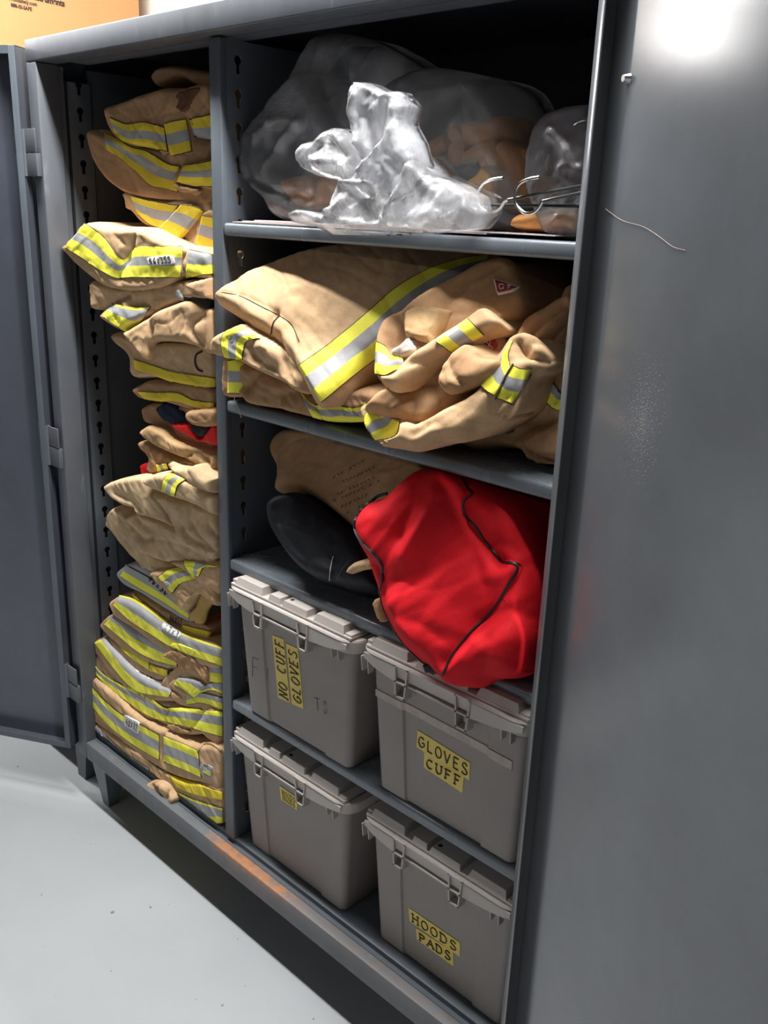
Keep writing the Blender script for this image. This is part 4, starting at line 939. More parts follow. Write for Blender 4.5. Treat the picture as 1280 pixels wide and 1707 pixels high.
# item 10, 9
t = garment('fire_coat', 'crumpled tan coat roll with dark inner side under the red trimmed piece', 'coat', (285, 740), .06, GL)
lay(t, 'folded_cloth', Cc([(583, 290), (620, 245), (660, 232), (760, 262), (860, 340), (1000, 400), (1200, 470), (1200, 620), (1000, 545), (850, 475), (750, 432), (660, 375), (600, 322)]), .035, T=.034, R=.024, back=.3, wr=(.005, 36, -.6, 2.2), mat='khaki', xmax=LX,
    creases=[(Cc([(900, 500), (1000, 470), (1100, 530)]), .01, .01)])
t = garment('fire_coat', 'dark brown bundled coat with navy lining and bright red V-shaped straps', 'coat', (300, 700), .06, GL)
lay(t, 'folded_cloth', Cc([(600, 110), (650, 60), (800, 50), (960, 60), (1200, 90), (1200, 480), (1000, 400), (860, 350), (740, 260), (640, 220)]), .06, T=.03, R=.02, back=.3, wr=(.006, 40, -.6, 2.0), mat='tan_brown', xmax=LX)
lay(t, 'navy_lining', Cc([(700, 100), (790, 50), (900, 110), (1000, 230), (1100, 330), (1000, 330), (820, 235), (750, 190)]), .035, T=.014, R=.012, back=.04, wr=(.003, 40, -.6, 2.0), mat='navy', xmax=LX)
P9 = lay(t, 'red_strap', Cc([(805, 238), (950, 232), (1000, 310), (1060, 350), (1110, 290), (1180, 235), (1200, 400), (1100, 390), (1000, 360), (900, 300)]), .020, T=.010, R=.008, back=.02, wr=(.003, 40, -.6, 2.0), mat='bright_red', xmax=LX)
lay(t, 'gap_shade', Cc([(965, 240), (1100, 245), (1060, 335), (1010, 310)]), .008, T=.006, R=.006, back=.01, mat='black_cloth', xmax=LX)  # black sheet paints the shade in the gap between the straps
lay(t, 'rolled_sleeve', Cc([(955, 130), (1000, 100), (1200, 100), (1200, 240), (1050, 258), (970, 210)]), .022, T=.030, R=.026, back=.1, wr=(.003, 30, 0, 2), mat='tan_brown', xmax=LX)
# items 8,7,6
t = garment('fire_coat', 'flat folded tan coat with one thin yellow edge, just above the red straps', 'coat', (290, 660), .06, GL)
lay(t, 'folded_cloth', B([(628, 1310), (680, 1275), (760, 1240), (900, 1250), (1240, 1300), (1240, 1500), (1050, 1475), (900, 1430), (780, 1405), (690, 1395), (645, 1350)]), .04, T=.034, R=.022, back=.34, wr=(.003, 26, -.2, 2.4), mat='tan_brown', xmax=LX,
    bands=[(B([(640, 1342), (780, 1345), (950, 1350), (1060, 1400), (1220, 1425)]), B([(690, 1388), (800, 1408), (940, 1412), (1060, 1452), (1220, 1490)]), (('trim_gold',), (1.0,)))])
t = garment('fire_coat', 'folded tan coat with a yellow edge and round black strap loop, in the left stack', 'coat', (280, 600), .06, GL)
P7 = lay(t, 'folded_cloth', B([(458, 905), (500, 880), (600, 900), (740, 960), (900, 950), (1240, 1000), (1240, 1300), (1050, 1290), (900, 1262), (780, 1235), (650, 1238), (612, 1180), (605, 1070), (500, 975)]), .035, T=.036, R=.026, back=.34, wr=(.003, 24, -.3, 2.4), mat='tan', xmax=LX,
    bands=[(B([(610, 1092), (740, 1132), (900, 1185), (1230, 1235)]), B([(622, 1168), (740, 1200), (900, 1258), (1050, 1288), (1230, 1296)]), (('trim_gold',), (1.0,)))])
P7.cord(B([(1130, 1030), (1085, 1060), (1080, 1120), (1100, 1170), (1135, 1185)]), .0022, 'strap_loop', 'black_cloth')
t = garment('fire_coat', 'plump folded tan coat under the white tagged one, sleeve folded toward the divider', 'coat', (300, 540), .05, GL)
P6 = lay(t, 'folded_cloth', B([(548, 885), (600, 850), (700, 790), (820, 710), (950, 655), (1060, 630), (1150, 690), (1240, 720), (1240, 1050), (1100, 1000), (950, 968), (770, 972), (765, 1060), (738, 1110), (690, 1060), (600, 960)]), .015, T=.038, R=.032, back=.3, wr=(.004, 26, .5, 1.8), mat='tan', xmax=LX,
    creases=[(B([(730, 860), (735, 930), (760, 1000), (740, 1090)]), .006, .012), (B([(1130, 750), (1050, 820), (1050, 900), (1110, 985)]), .007, .012), (B([(700, 800), (740, 850)]), .01, .004)])
# item 5, 4
t = garment('fire_coat', 'tan coat with curled cuff stripe hanging below the hem tagged 46x35S', 'coat', (230, 500), .05, GL)
P5 = lay(t, 'folded_cloth', B([(302, 520), (330, 480), (500, 520), (700, 540), (900, 500), (1240, 470), (1240, 640), (1100, 650), (960, 680), (820, 740), (700, 800), (600, 845), (560, 885), (470, 842), (375, 772), (400, 715), (345, 722), (318, 700)]), .022, T=.036, R=.028, back=.3, wr=(.004, 26, -.2, 2.0), mat='tan', xmax=LX,
    creases=[(B([(360, 710), (450, 660), (560, 600)]), .008, .012), (B([(600, 660), (680, 670), (740, 720)]), .014, .008)],
    bands=[(B([(440, 665), (560, 690), (660, 700), (740, 690)]), B([(378, 768), (470, 832), (560, 880), (640, 830)]), (('trim_yellow', 'trim_silver', 'trim_yellow'), (.12, .52, 1.0)))])
lay(t, 'sleeve_mouth_shade', B([(920, 545), (1000, 520), (1100, 560), (1180, 600), (1180, 700), (1060, 650), (960, 655)]), -.002, T=.01, R=.01, back=.02, mat='black_cloth', xmax=LX)  # black piece stands in for the shade inside the sleeve opening
lay(t, 'grey_tag', B([(920, 580), (955, 555), (990, 635), (950, 645)]), -.012, T=.005, R=.004, back=.006, mat='trim_silver', wr=(0, 1, 0, 1))
lay(t, 'sleeve_end', B([(1010, 520), (1080, 490), (1220, 480), (1220, 640), (1110, 600), (1050, 570)]), -.012, T=.018, R=.018, back=.05, mat='tan', xmax=LX)
t = garment('fire_coat', 'tan coat with bright striped hem pointing left, white tag marked 46x35S', 'coat', (230, 450), .04, GL)
P4 = lay(t, 'folded_cloth', B([(83, 243), (130, 190), (190, 125), (235, 62), (270, 45), (340, 48), (450, 78), (600, 82), (720, 95), (850, 160), (960, 215), (1240, 280), (1240, 490), (1100, 480), (990, 475), (940, 520), (850, 560), (700, 582), (560, 580), (430, 550), (330, 490), (230, 405), (150, 325)]), .015, T=.036, R=.030, back=.34, wr=(.004, 22, -.3, 2.2), mat='tan', xmax=LX,
    creases=[(B([(540, 330), (570, 230), (590, 150)]), .016, .014), (B([(540, 330), (500, 440), (480, 480)]), .014, .006), (B([(1000, 250), (960, 330), (965, 400), (1000, 465)]), .006, .012)],
    bands=[(B([(238, 62), (320, 105), (400, 175), (460, 260), (540, 328), (610, 245), (700, 225), (850, 232), (985, 240)]), B([(87, 243), (190, 305), (310, 385), (420, 450), (490, 475), (600, 470), (700, 472), (850, 470), (965, 462)]), (('trim_yellow', 'trim_silver', 'trim_yellow'), (.34, .62, 1.0))),
           (B([(1035, 260), (1220, 300)]), B([(1005, 470), (1220, 440)]), (('trim_silver', 'trim_yellow'), (.5, 1.0)))])
P4.patch(B([(722, 322), (835, 303), (918, 300), (932, 365), (740, 380)]), 'label_white', 'size_tag', off=.005)
P4.scribble(word('46X35S'), B([(735, 322), (905, 305), (912, 358), (745, 372)]), 'ink', w=.0010, off=.006)
DY[0] = 0.085
# items 3,2,1
t = garment('fire_coat', 'folded coat with frayed striped flap end, third from the top of the left stack', 'coat', (280, 370), .06, GL)
P3 = lay(t, 'folded_cloth', A([(550, 1105), (600, 1080), (700, 1120), (900, 1150), (1240, 1150), (1240, 1580), (1060, 1535), (960, 1500), (890, 1450), (800, 1395), (700, 1340), (620, 1255), (580, 1235), (570, 1170)]), .03, T=.034, R=.024, back=.34, wr=(.003, 26, -.5, 2.2), mat='tan', xmax=LX,
    bands=[(A([(590, 1130), (720, 1165), (955, 1200)]), A([(640, 1262), (730, 1345), (822, 1378)]), (('trim_gold', 'trim_silver', 'trim_gold'), (.3, .7, 1.0)))])
P3f = lay(t, 'striped_flap', A([(965, 1200), (1040, 1170), (1150, 1245), (1060, 1370), (970, 1468), (880, 1425), (805, 1375), (880, 1290)]), .004, T=.014, R=.010, back=.03, wr=(.002, 26, -.5, 2.2), mat='tan', xmax=LX,
    bands=[(A([(975, 1195), (1060, 1205), (1143, 1248)]), A([(812, 1372), (885, 1418), (968, 1460)]), (('trim_gold', 'trim_silver', 'trim_gold'), (.3, .65, 1.0)))])
P3g = lay(t, 'striped_flap', A([(1130, 1270), (1240, 1250), (1240, 1590), (1080, 1530), (1100, 1400)]), .006, T=.014, R=.010, back=.03, wr=(.002, 26, -.5, 2.2), mat='tan', xmax=LX,
    bands=[(A([(1135, 1275), (1230, 1290)]), A([(1085, 1500), (1230, 1560)]), (('trim_gold', 'trim_silver', 'trim_gold'), (.3, .65, 1.0)))])
t = garment('fire_coat', 'folded brown coat curving up leftward, striped border, second from top of left stack', 'coat', (240, 290), .06, GL)
P2 = lay(t, 'folded_cloth', A([(286, 680), (290, 622), (330, 622), (380, 640), (470, 670), (600, 700), (800, 760), (1240, 820), (1240, 1200), (1000, 1185), (850, 1175), (700, 1158), (560, 1110), (430, 1010), (345, 885), (305, 760)]), .03, T=.036, R=.026, back=.34, wr=(.003, 22, -.6, 2.2), mat='tan_brown', xmax=LX,
    bands=[(A([(385, 655), (470, 690), (590, 755), (720, 790), (870, 880), (960, 900)]), A([(408, 778), (520, 852), (630, 945), (740, 1050), (850, 1075), (945, 1100)]), (('trim_gold', 'trim_silver', 'trim_gold'), (.25, .6, 1.0)))])
lay(t, 'striped_cuff', A([(930, 1030), (960, 920), (1040, 880), (1240, 850), (1240, 1070), (1100, 1065), (1000, 1050)]), .004, T=.018, R=.014, back=.03, wr=(.003, 26, -.2, 2.2), mat='tan_brown', xmax=LX,
    bands=[(A([(990, 900), (1230, 855)]), A([(940, 1025), (1060, 1050), (1230, 1062)]), (('trim_gold', 'trim_silver', 'trim_gold'), (.33, .62, 1.0)))])
lay(t, 'crumpled_edge', A([(920, 1030), (1000, 1040), (1130, 1075), (1090, 1130), (1040, 1110), (960, 1100)]), .0, T=.016, R=.012, back=.03, wr=(.004, 60, -.2, 2), mat='tan_brown', xmax=LX)
t = garment('fire_coat', 'brown coat topmost in the left stack, collar standing up under the cabinet header', 'coat', (290, 180), .06, GL)
P1 = lay(t, 'folded_cloth', A([(422, 460), (480, 425), (580, 390), (700, 345), (860, 300), (1000, 300), (1240, 300), (1240, 860), (1060, 862), (900, 875), (830, 795), (690, 775), (560, 740), (490, 680), (440, 580)]), .03, T=.036, R=.028, back=.34, wr=(.004, 24, -.2, 2.0), mat='tan_brown', xmax=LX,
    creases=[(A([(1020, 540), (1040, 660), (1110, 690), (1160, 700)]), .008, .012)],
    bands=[(A([(428, 528), (555, 578), (690, 565), (845, 602)]), A([(462, 640), (560, 738), (690, 752), (870, 790)]), (('trim_gold', 'trim_silver', 'trim_gold'), (.33, .68, 1.0))),
           (A([(845, 578), (920, 556), (1008, 540)]), A([(895, 825), (980, 808), (1055, 785)]), (('trim_gold', 'trim_silver', 'trim_gold'), (.33, .68, 1.0))),
           (A([(1030, 545), (1220, 500)]), A([(1070, 680), (1220, 700)]), (('trim_gold', 'trim_silver'), (.5, 1.0)))])
lay(t, 'collar', A([(766, 215), (800, 158), (870, 132), (950, 130), (1050, 160), (1240, 210), (1240, 330), (1100, 290), (1000, 240), (900, 265), (820, 305), (780, 270)]), .06, T=.026, R=.022, back=.12, wr=(.003, 30, 0, 2), mat='tan_brown', xmax=LX)
lay(t, 'dark_lining', A([(905, 410), (960, 330), (1060, 300), (1130, 300), (1080, 400), (1010, 500), (930, 460)]), .0, T=.008, R=.008, back=.02, mat='dark_brown', xmax=LX)
# ------------------------------------------------------------------ middle shelf: three jackets and the ones behind
GM = 'fire coats heaped on the second shelf'
ZS2 = 1.274
t = garment('fire_coat', 'broad tan coat with a long diagonal striped border, left on the second shelf', 'coat', (500, 560), .1, GM)
M2b = Pillow(E([(122, 860), (200, 850), (330, 900), (470, 960), (610, 1040), (720, 1100), (900, 1090), (1100, 1040), (1260, 1080), (1300, 1180), (1130, 1285), (900, 1292), (740, 1272), (450, 1205), (300, 1175), (240, 1110), (130, 1105)]), .045, T=.04, R=.03, back=.35, wr=(.006, 30, -.4, 2.0), mat='tan_brown', xmin=.684,
    creases=[(E([(250, 1060), (330, 960), (450, 1000)]), .012, .012), (E([(440, 1180), (470, 1120), (560, 1090)]), .012, .014)])
M2b.build('lower_fold', t)
M2b.band(E([(610, 1070), (700, 1165), (850, 1172), (1010, 1190), (1190, 1100)]), E([(715, 1262), (850, 1290), (1000, 1290), (1130, 1270), (1240, 1180)]), ('trim_yellow', 'trim_silver', 'trim_yellow'), (.3, .68, 1.0))
M2c = Pillow(E([(120, 860), (180, 830), (250, 880), (262, 1000), (262, 1100), (240, 1118), (122, 1108)]), .035, T=.03, R=.02, back=.2, wr=(.002, 30, 0, 2), mat='tan_brown', xmin=.684)
M2c.build('hem_end', t); M2c.band(E([(128, 868), (245, 872)]), E([(126, 1098), (250, 1098)]), *YSY)
M2 = Pillow(E([(22, 775), (30, 730), (55, 690), (130, 650), (225, 612), (300, 640), (400, 700), (500, 760), (640, 880), (700, 1010), (690, 1110), (600, 1080), (560, 1045), (460, 1000), (330, 940), (240, 885), (180, 868), (80, 850), (35, 825)]), .015, T=.04, R=.034, back=.2, wr=(.006, 30, -.5, 2.2), mat='tan', xmin=None,
    creases=[(E([(270, 760), (300, 850), (420, 930)]), .01, .01), (E([(480, 800), (520, 900), (600, 960)]), .01, .01)])
M2.build('sleeve', t); M2.band(E([(205, 640), (105, 680), (80, 760), (98, 842)]), E([(345, 725), (260, 735), (235, 800), (228, 866)]), *YSY)
M1 = Pillow([(358, 498), (366, 488), (385, 476), (413, 462), (440, 450), (475, 438), (510, 425), (550, 416), (620, 412), (700, 408), (790, 415), (840, 430), (800, 455), (750, 500), (700, 540), (660, 580), (627, 606), (600, 630), (570, 655), (540, 674), (522, 665), (508, 638), (495, 615), (478, 595), (462, 572), (440, 558), (420, 545), (397, 525), (374, 510)], .038, T=.03, R=.03, back=.30, tilt=.68, yaw=.25, anchor=(520, 560), wr=(.005, 18, -.7, 2.2), bulge=.02, mat='tan',
    creases=[(E([(60, 405), (200, 430), (350, 500), (480, 570)]), .003, .004), (E([(480, 570), (430, 640), (410, 710)]), .006, .008), (E([(490, 575), (600, 680), (610, 800)]), .006, .006), (E([(480, 720), (500, 800), (560, 860)]), .01, .014), (E([(300, 640), (380, 660), (420, 720)]), .012, .012)])
M1.build('coat_body', t)
M1.band([(499, 609), (539, 581), (582, 547), (624, 511), (660, 480), (712, 450), (760, 434), (815, 424)], [(536, 670), (568, 643), (604, 614), (627, 597), (668, 560), (720, 510), (760, 475), (815, 445)], *YSY)
M1.cord(E([(485, 560), (440, 610), (420, 690)]), .0012, 'pocket_seam', 'trim_piping', off=.001)
M1.cord(E([(80, 402), (200, 425), (350, 500), (470, 560), (560, 620), (615, 740)]), .0009, 'seam', 'trim_piping', off=.0005)
# far right, behind
t = garment('fire_coat', 'coat bundle with rolled edges and curved stripe, right end of the second shelf', 'coat', (880, 700), .08, GM)
M6 = Pillow(F([(560, 1060), (800, 960), (900, 880), (1000, 700), (1080, 560), (1150, 430), (1230, 200), (1330, 200), (1330, 1260), (1140, 1250), (1000, 1200), (860, 1165), (700, 1180), (600, 1140)]), .135, T=.05, R=.04, back=.25, wr=(.008, 24, .9, 2.0), mat='tan_brown', xmax=1.46, tilt=.15,
    creases=[(F([(1200, 640), (1000, 660), (900, 760)]), .012, .014), (F([(880, 1100), (1000, 1030), (1190, 980)]), .014, .016), (F([(900, 930), (960, 1000), (1100, 1010)]), .012, .012), (F([(1240, 300), (1160, 480), (1120, 620)]), .012, .02)])
M6.build('folded_cloth', t)
M6.band(F([(1048, 800), (1095, 880), (1160, 930), (1260, 950)]), F([(1140, 680), (1150, 770), (1200, 840), (1260, 860)]), ('trim_yellow', 'trim_silver'), (.55, 1.0))
M6.patch(F([(825, 960), (870, 950), (920, 1060), (870, 1080)]), 'maroon_cloth', 'webbing_tab')
for k in range(3):
    o = 45*k
    Pk = Pillow(F([(955+o, 1130), (985+o, 1120), (1010+o, 1190), (1060+o, 1230), (1150+o, 1245), (1150+o, 1262), (1050+o, 1255), (985+o, 1215)]), .085+.008*k, T=.012, R=.012, back=.10, wr=(.001, 30, 0, 1), mat='tan_brown', xmax=1.46, zmin=ZS2+.001); Pk.build('rolled_edge', t)
# the coat with the red emblem
t = garment('fire_coat', 'brown coat bearing a red G7 emblem, its striped sleeve rolled across the front', 'coat', (740, 560), .09, GM)
M3 = Pillow(F([(95, 640), (100, 520), (130, 430), (180, 380), (260, 330), (420, 220), (560, 150), (760, 50), (900, 40), (960, 130), (1000, 300), (900, 420), (760, 520), (640, 570), (520, 640), (400, 730), (280, 800), (210, 815), (140, 790), (95, 735)]), .045, T=.035, R=.034, back=.25, tilt=.5, yaw=.2, anchor=(740, 560), wr=(.005, 20, .6, 2.0), mat='tan_brown',
    creases=[(F([(230, 360), (250, 470), (180, 560)]), .012, .014), (F([(480, 330), (540, 240), (640, 170)]), .01, .004)])
M3.build('coat_body', t)
M3.patch(F([(795, 163), (860, 178), (948, 216), (900, 240), (815, 258)]), 'thread_white', 'emblem_border', off=.003)
em = M3.patch(F([(804, 172), (860, 186), (932, 216), (896, 232), (820, 248)]), 'patch_red', 'emblem', off=.0042)
M3.scribble([[(.42, .3), (.2, .2), (.05, .5), (.2, .85), (.4, .8), (.4, .55), (.25, .55)], [(.6, .25), (.95, .2), (.7, .85)]], F([(828, 182), (905, 205), (900, 232), (825, 240)]), 'thread_white', off=.0052, w=.0008)
M3.band(F([(103, 530), (150, 560), (180, 610), (255, 620)]), F([(94, 722), (150, 735), (200, 710), (262, 690)]), *YSY)
Mw = Pillow(F([(192, 600), (210, 570), (260, 545), (310, 500), (350, 560), (340, 610), (270, 640), (215, 635)]), .0, T=.025, R=.018, back=.04, tilt=.3, wr=(.005, 70, .4, 1.5), mat='lining'); Mw.build('white_lining', t)
Mt = Pillow(F([(262, 490), (268, 360), (320, 330), (380, 316), (490, 342), (455, 440), (410, 536), (340, 520)]), .005, T=.012, R=.010, back=.03, tilt=.5, sm=False, wr=(.003, 30, .4, 1.5), mat='khaki'); Mt.build('collar_tab', t)
M3b = Pillow(F([(120, 735), (200, 725), (280, 640), (340, 590), (450, 520), (640, 395), (720, 340), (770, 335), (800, 360), (862, 435), (800, 475), (740, 495), (620, 555), (530, 600), (430, 650), (340, 730), (270, 790), (215, 812), (150, 795)]), -.01, T=.035, R=.028, back=.10, tilt=.5, yaw=.2, anchor=(700, 590), wr=(.004, 28, .6, 2.2), mat='tan',
    creases=[(F([(290, 650), (420, 630), (500, 590)]), .008, .010)])
M3b.build('rolled_sleeve', t)
M3b.band(F([(452, 535), (535, 590)]), F([(645, 398), (735, 490)]), ('trim_yellow', 'trim_silver', 'trim_yellow'), (.3, .66, 1.0))
# the coat in front, under it
t = garment('fire_coat', 'tan coat spilling over the second shelf edge, with an upright striped zip cuff', 'coat', (740, 700), .05, GM)
M4 = Pillow(F([(15, 940), (60, 900), (130, 830), (260, 770), (400, 700), (470, 620), (560, 570), (640, 530), (760, 490), (860, 470), (900, 560), (860, 660), (740, 800), (620, 910), (500, 960), (400, 1020), (300, 1020), (200, 1000), (60, 960)]), .02, T=.05, R=.04, back=.22, tilt=.5, yaw=.2, anchor=(710, 660), wr=(.006, 24, .7, 2.0), mat='tan_brown',
    creases=[(F([(270, 790), (300, 900), (250, 980)]), .012, .012), (F([(430, 780), (450, 880), (500, 940)]), .01, .008), (F([(500, 700), (600, 770), (740, 780)]), .006, .010), (F([(330, 780), (420, 770)]), .008, .006)])
M4.build('coat_body', t)
M4r = Pillow(F([(455, 770), (480, 680), (520, 620), (570, 575), (640, 535), (690, 560), (740, 595), (820, 605), (850, 640), (790, 720), (700, 770), (600, 810), (520, 830)]), -.012, T=.022, R=.034, back=.06, tilt=.5, yaw=.2, wr=(.003, 30, .4, 2), mat='tan_brown',
    creases=[(F([(520, 640), (540, 720), (600, 765), (700, 775)]), .005, .010), (F([(480, 700), (500, 780), (560, 820)]), .005, .008), (F([(640, 545), (660, 590), (740, 620), (830, 612)]), .005, .010)]); M4r.build('rolled_sleeve', t)
em = M4.patch(F([(705, 520), (790, 495), (815, 560), (775, 602), (740, 590), (715, 560)]), 'patch_red', 'emblem', off=.003)
M4.scribble([[(.2, .2), (.8, .8)], [(.8, .1), (.25, .9)]], F([(730, 520), (795, 510), (800, 590), (750, 585)]), 'thread_white', off=.0042, w=.0007)
M4c = Pillow(F([(12, 945), (40, 900), (110, 900), (240, 960), (300, 1000), (250, 1060), (200, 1100), (90, 1120), (60, 1060), (40, 1020)]), -.012, T=.022, R=.018, back=.04, tilt=.3, wr=(.003, 40, .4, 2), mat='tan'); M4c.build('cuff', t)
M4c.band(F([(22, 1010), (42, 950), (130, 958)]), F([(95, 1112), (205, 1085), (238, 1005)]), *YSY)
M5 = Pillow(F([(92, 1125), (225, 1085), (240, 1020), (290, 1000), (340, 1015), (450, 960), (560, 905), (650, 860), (720, 800), (780, 690), (860, 560), (900, 500), (985, 470), (1050, 500), (1110, 600), (1070, 690), (1000, 730), (950, 840), (895, 925), (790, 1000), (600, 1105), (540, 1112), (450, 1125), (330, 1165), (210, 1150)]), -.015, T=.04, R=.034, back=.10, tilt=.45, yaw=.15, anchor=(760, 700), wr=(.005, 26, .6, 2.2), mat='tan',
    creases=[(F([(300, 1080), (360, 1050), (420, 1000)]), .01, .01), (F([(860, 830), (780, 920), (640, 1030)]), .008, .016), (F([(925, 530), (950, 590), (1010, 610), (1070, 590)]), .006, .02), (F([(985, 560), (1000, 520), (1040, 500)]), .01, .022), (F([(1010, 700), (1030, 640), (1060, 600)]), .006, .012), (F([(520, 1100), (640, 1010), (760, 900)]), .006, .008)])
M5.build('hanging_sleeve', t)
M5.band(F([(908, 515), (880, 600), (895, 690)]), F([(718, 800), (755, 832), (800, 850)]), *YSY)
M5.band(F([(900, 672), (950, 690), (1015, 685)]), F([(800, 862), (850, 880), (895, 905)]), *YSY)
M5.cord(F([(912, 672), (870, 740), (800, 865)]), .0014, 'zip', 'trim_piping', off=.004)
M5.cord(F([(1005, 715), (950, 820), (895, 905)]), .0014, 'zip', 'trim_piping', off=.004)
Md = Pillow(F([(560, 1110), (700, 1020), (820, 930), (900, 900), (860, 985), (790, 1010), (640, 1105), (590, 1120)]), -.0, T=.02, R=.016, back=.06, tilt=.3, wr=(.004, 30, .6, 2), mat='tan_brown'); Md.build('zip_flap', t)
for k, pts in enumerate(([(920, 520), (980, 400), (1080, 330), (1240, 240), (1260, 330), (1120, 480), (1040, 560), (960, 600)], [(1020, 560), (1090, 460), (1180, 380), (1250, 330), (1250, 420), (1130, 600), (1060, 620)])):
    Mk = Pillow(F(pts), .085+.02*k, T=.03, R=.022, back=.08, tilt=.4, yaw=.2, wr=(.006, 34, .9, 2.4), mat='tan_brown' if k == 0 else 'tan_brown',
        creases=[(F([(940, 590), (1020, 440), (1200, 300)] if k == 0 else [(1060, 600), (1150, 460), (1240, 370)]), .010, .018)]); Mk.build('upper_fold', t)
# thread hanging from the shelf
t = thing('loose_thread', 'thin pale thread dangling over the edge of the second shelf by the divider', 'thread', tuple(unp((395, 685), 1, .02)))
P3_ = [unp(p, 1, .022) for p in crop(300, 640, 5.333)([(488, 95), (485, 150), (515, 210), (545, 300)])]
MB().tube(catmull(np.array(P3_), 20), .0007, 5).build('thread', 'thread_white', t)

# ------------------------------------------------------------------ third shelf: tan bag, black pouch, red bag
t = garment('canvas_bag', 'brown canvas bag with faded black print at the back of the third shelf', 'bag', (550, 790), .12)
cb1 = Pillow(G([(215, 160), (235, 110), (280, 75), (500, 60), (800, 120), (800, 330), (620, 400), (560, 480), (520, 455), (450, 395), (380, 345), (300, 310), (235, 320), (245, 250), (225, 200)]), .16, T=.06, R=.05, back=.25, tilt=.4, wr=(.005, 16, .6, 2), mat='tan_brown')
cb1.build('bag_body', t)
rows = [((440, 265), (560, 200)), ((460, 290), (600, 225)), ((455, 330), (600, 262)), ((440, 355), (620, 275)), ((470, 375), (590, 320)), ((490, 400), (560, 365))]
rnd = random.Random(3)
st = []
for (x0, y0), (x1, y1) in rows:
    n_ = int((x1-x0)/14)
    for k in range(n_):
        if rnd.random() < .2: continue
        a = k/n_; xx = x0+(x1-x0)*a; yy = y0+(y1-y0)*a
        st.append([(xx, yy), (xx+6, yy-12)]) if rnd.random() < .6 else st.append([(xx, yy-10), (xx+8, yy-5)])
mb = MB()
for s_ in st: mb.tube(cb1.S(cb1.px(np.array(G(s_))), .0015), .0008, 4)
mb.build('faded_print', 'ink_faint', cb1.obj)
t = garment('cloth_pouch', 'black cloth pouch slumped on the third shelf left of the red bag', 'pouch', (540, 900), .08)
bp_ = Pillow(G([(195, 375), (215, 345), (260, 318), (320, 312), (400, 360), (470, 415), (530, 460), (620, 600), (620, 690), (530, 690), (450, 668), (370, 640), (290, 580), (225, 490), (200, 430)]), .09, T=.07, R=.06, back=.14, tilt=.55, yaw=.2, wr=(.005, 18, -.6, 2.2), mat='black_cloth',
    creases=[(G([(225, 380), (250, 470), (340, 570)]), .012, .006), (G([(420, 560), (430, 600), (420, 650)]), .010, .010)])
bp_.build('pouch_body', t)
bp_.cord(G([(440, 555), (428, 600), (425, 645)]), .0008, 'stitching', 'thread_white', off=.001)
bp_.cord(G([(500, 570), (470, 610), (450, 650)]), .0006, 'stitching', 'ink_faint', off=.001)
lf = Pillow(G([(490, 605), (515, 580), (580, 570), (590, 600), (540, 612), (500, 625)]), .02, T=.012, R=.01, back=.03, mat='tan', wr=(.002, 50, 0, 1)); lf.build('leather_tab', t)
t = garment('duffel_bag', 'large bright red cloth bag with black zips sagging over the edge of the third shelf', 'bag', (750, 960), -.02)
R_ = Pillow(G([(520, 440), (530, 400), (570, 350), (640, 320), (690, 270), (740, 225), (800, 218), (900, 235), (1020, 285), (1130, 340), (1180, 400), (1215, 520), (1235, 640), (1215, 850), (1170, 990), (1110, 1020), (1040, 1025), (960, 1058), (870, 1040), (830, 1005), (760, 960), (690, 880), (640, 800), (610, 720), (590, 640), (560, 560), (530, 500)]), 0.045, T=.07, R=.08, back=.26, tilt=.30, yaw=.2, anchor=(750, 960), wr=(.006, 11, .9, 2.4), fac=(.009, 9), bulge=.02, mat='red_cloth', g=.0055,
    creases=[(G([(835, 250), (830, 350), (780, 450), (720, 550)]), .022, .018, 'r'), (G([(740, 240), (750, 330), (700, 480)]), .03, .014), (G([(920, 270), (935, 400), (1000, 500), (1060, 575)]), .012, .014),
             (G([(1060, 575), (1140, 590), (1100, 680), (970, 830), (870, 950)]), .014, .014), (G([(620, 690), (700, 640), (780, 620)]), .02, .008), (G([(960, 520), (990, 600), (1010, 660)]), .014, .010), (G([(1140, 590), (1180, 560), (1230, 620)]), .02, .012, 'r'),
             (G([(860, 1000), (1000, 900), (1120, 860)]), .03, .014, 'r'), (G([(1000, 800), (1100, 760), (1180, 800)]), .02, .010), (G([(640, 780), (760, 800), (850, 850)]), .02, .006), (G([(560, 560), (620, 620), (620, 720), (660, 830), (770, 950)]), .012, .010),
             (G([(1020, 500), (1100, 520), (1200, 600)]), .018, .010), (G([(900, 1030), (1010, 960), (1040, 870)]), .016, .010)])
R_.build('bag_body', t)
R_.cord(G([(640, 322), (590, 335), (545, 375), (524, 420), (522, 455), (545, 500), (590, 545), (622, 590), (622, 650)]), .0028, 'zip', 'zipper')
R_.cord(G([(622, 650), (612, 700), (630, 780), (690, 870), (770, 950), (800, 965)]), .0016, 'piping', 'zipper')
R_.cord(G([(920, 265), (940, 300), (960, 320), (930, 350), (930, 400), (970, 440), (1010, 500), (1060, 560), (1075, 575)]), .0022, 'zip', 'zipper')
R_.cord(G([(1075, 575), (1128, 592), (1100, 650), (1040, 750), (960, 830), (890, 920), (848, 1000)]), .0024, 'zip', 'zipper')
R_.cord(G([(1060, 570), (1110, 575), (1142, 585), (1140, 610), (1080, 720)]), .0015, 'piping', 'red_cloth')
bk = Pillow(G([(775, 960), (795, 952), (840, 975), (850, 998), (790, 992)]), -.035, T=.012, R=.006, back=.02, mat='black_cloth', wr=(0, 1, 0, 1)); bk.build('buckle', t)
lt_ = Pillow(G([(585, 730), (600, 720), (630, 790), (628, 805), (605, 790)]), -.03, T=.008, R=.005, back=.02, mat='khaki', wr=(0, 1, 0, 1)); lt_.build('hang_tag', t)

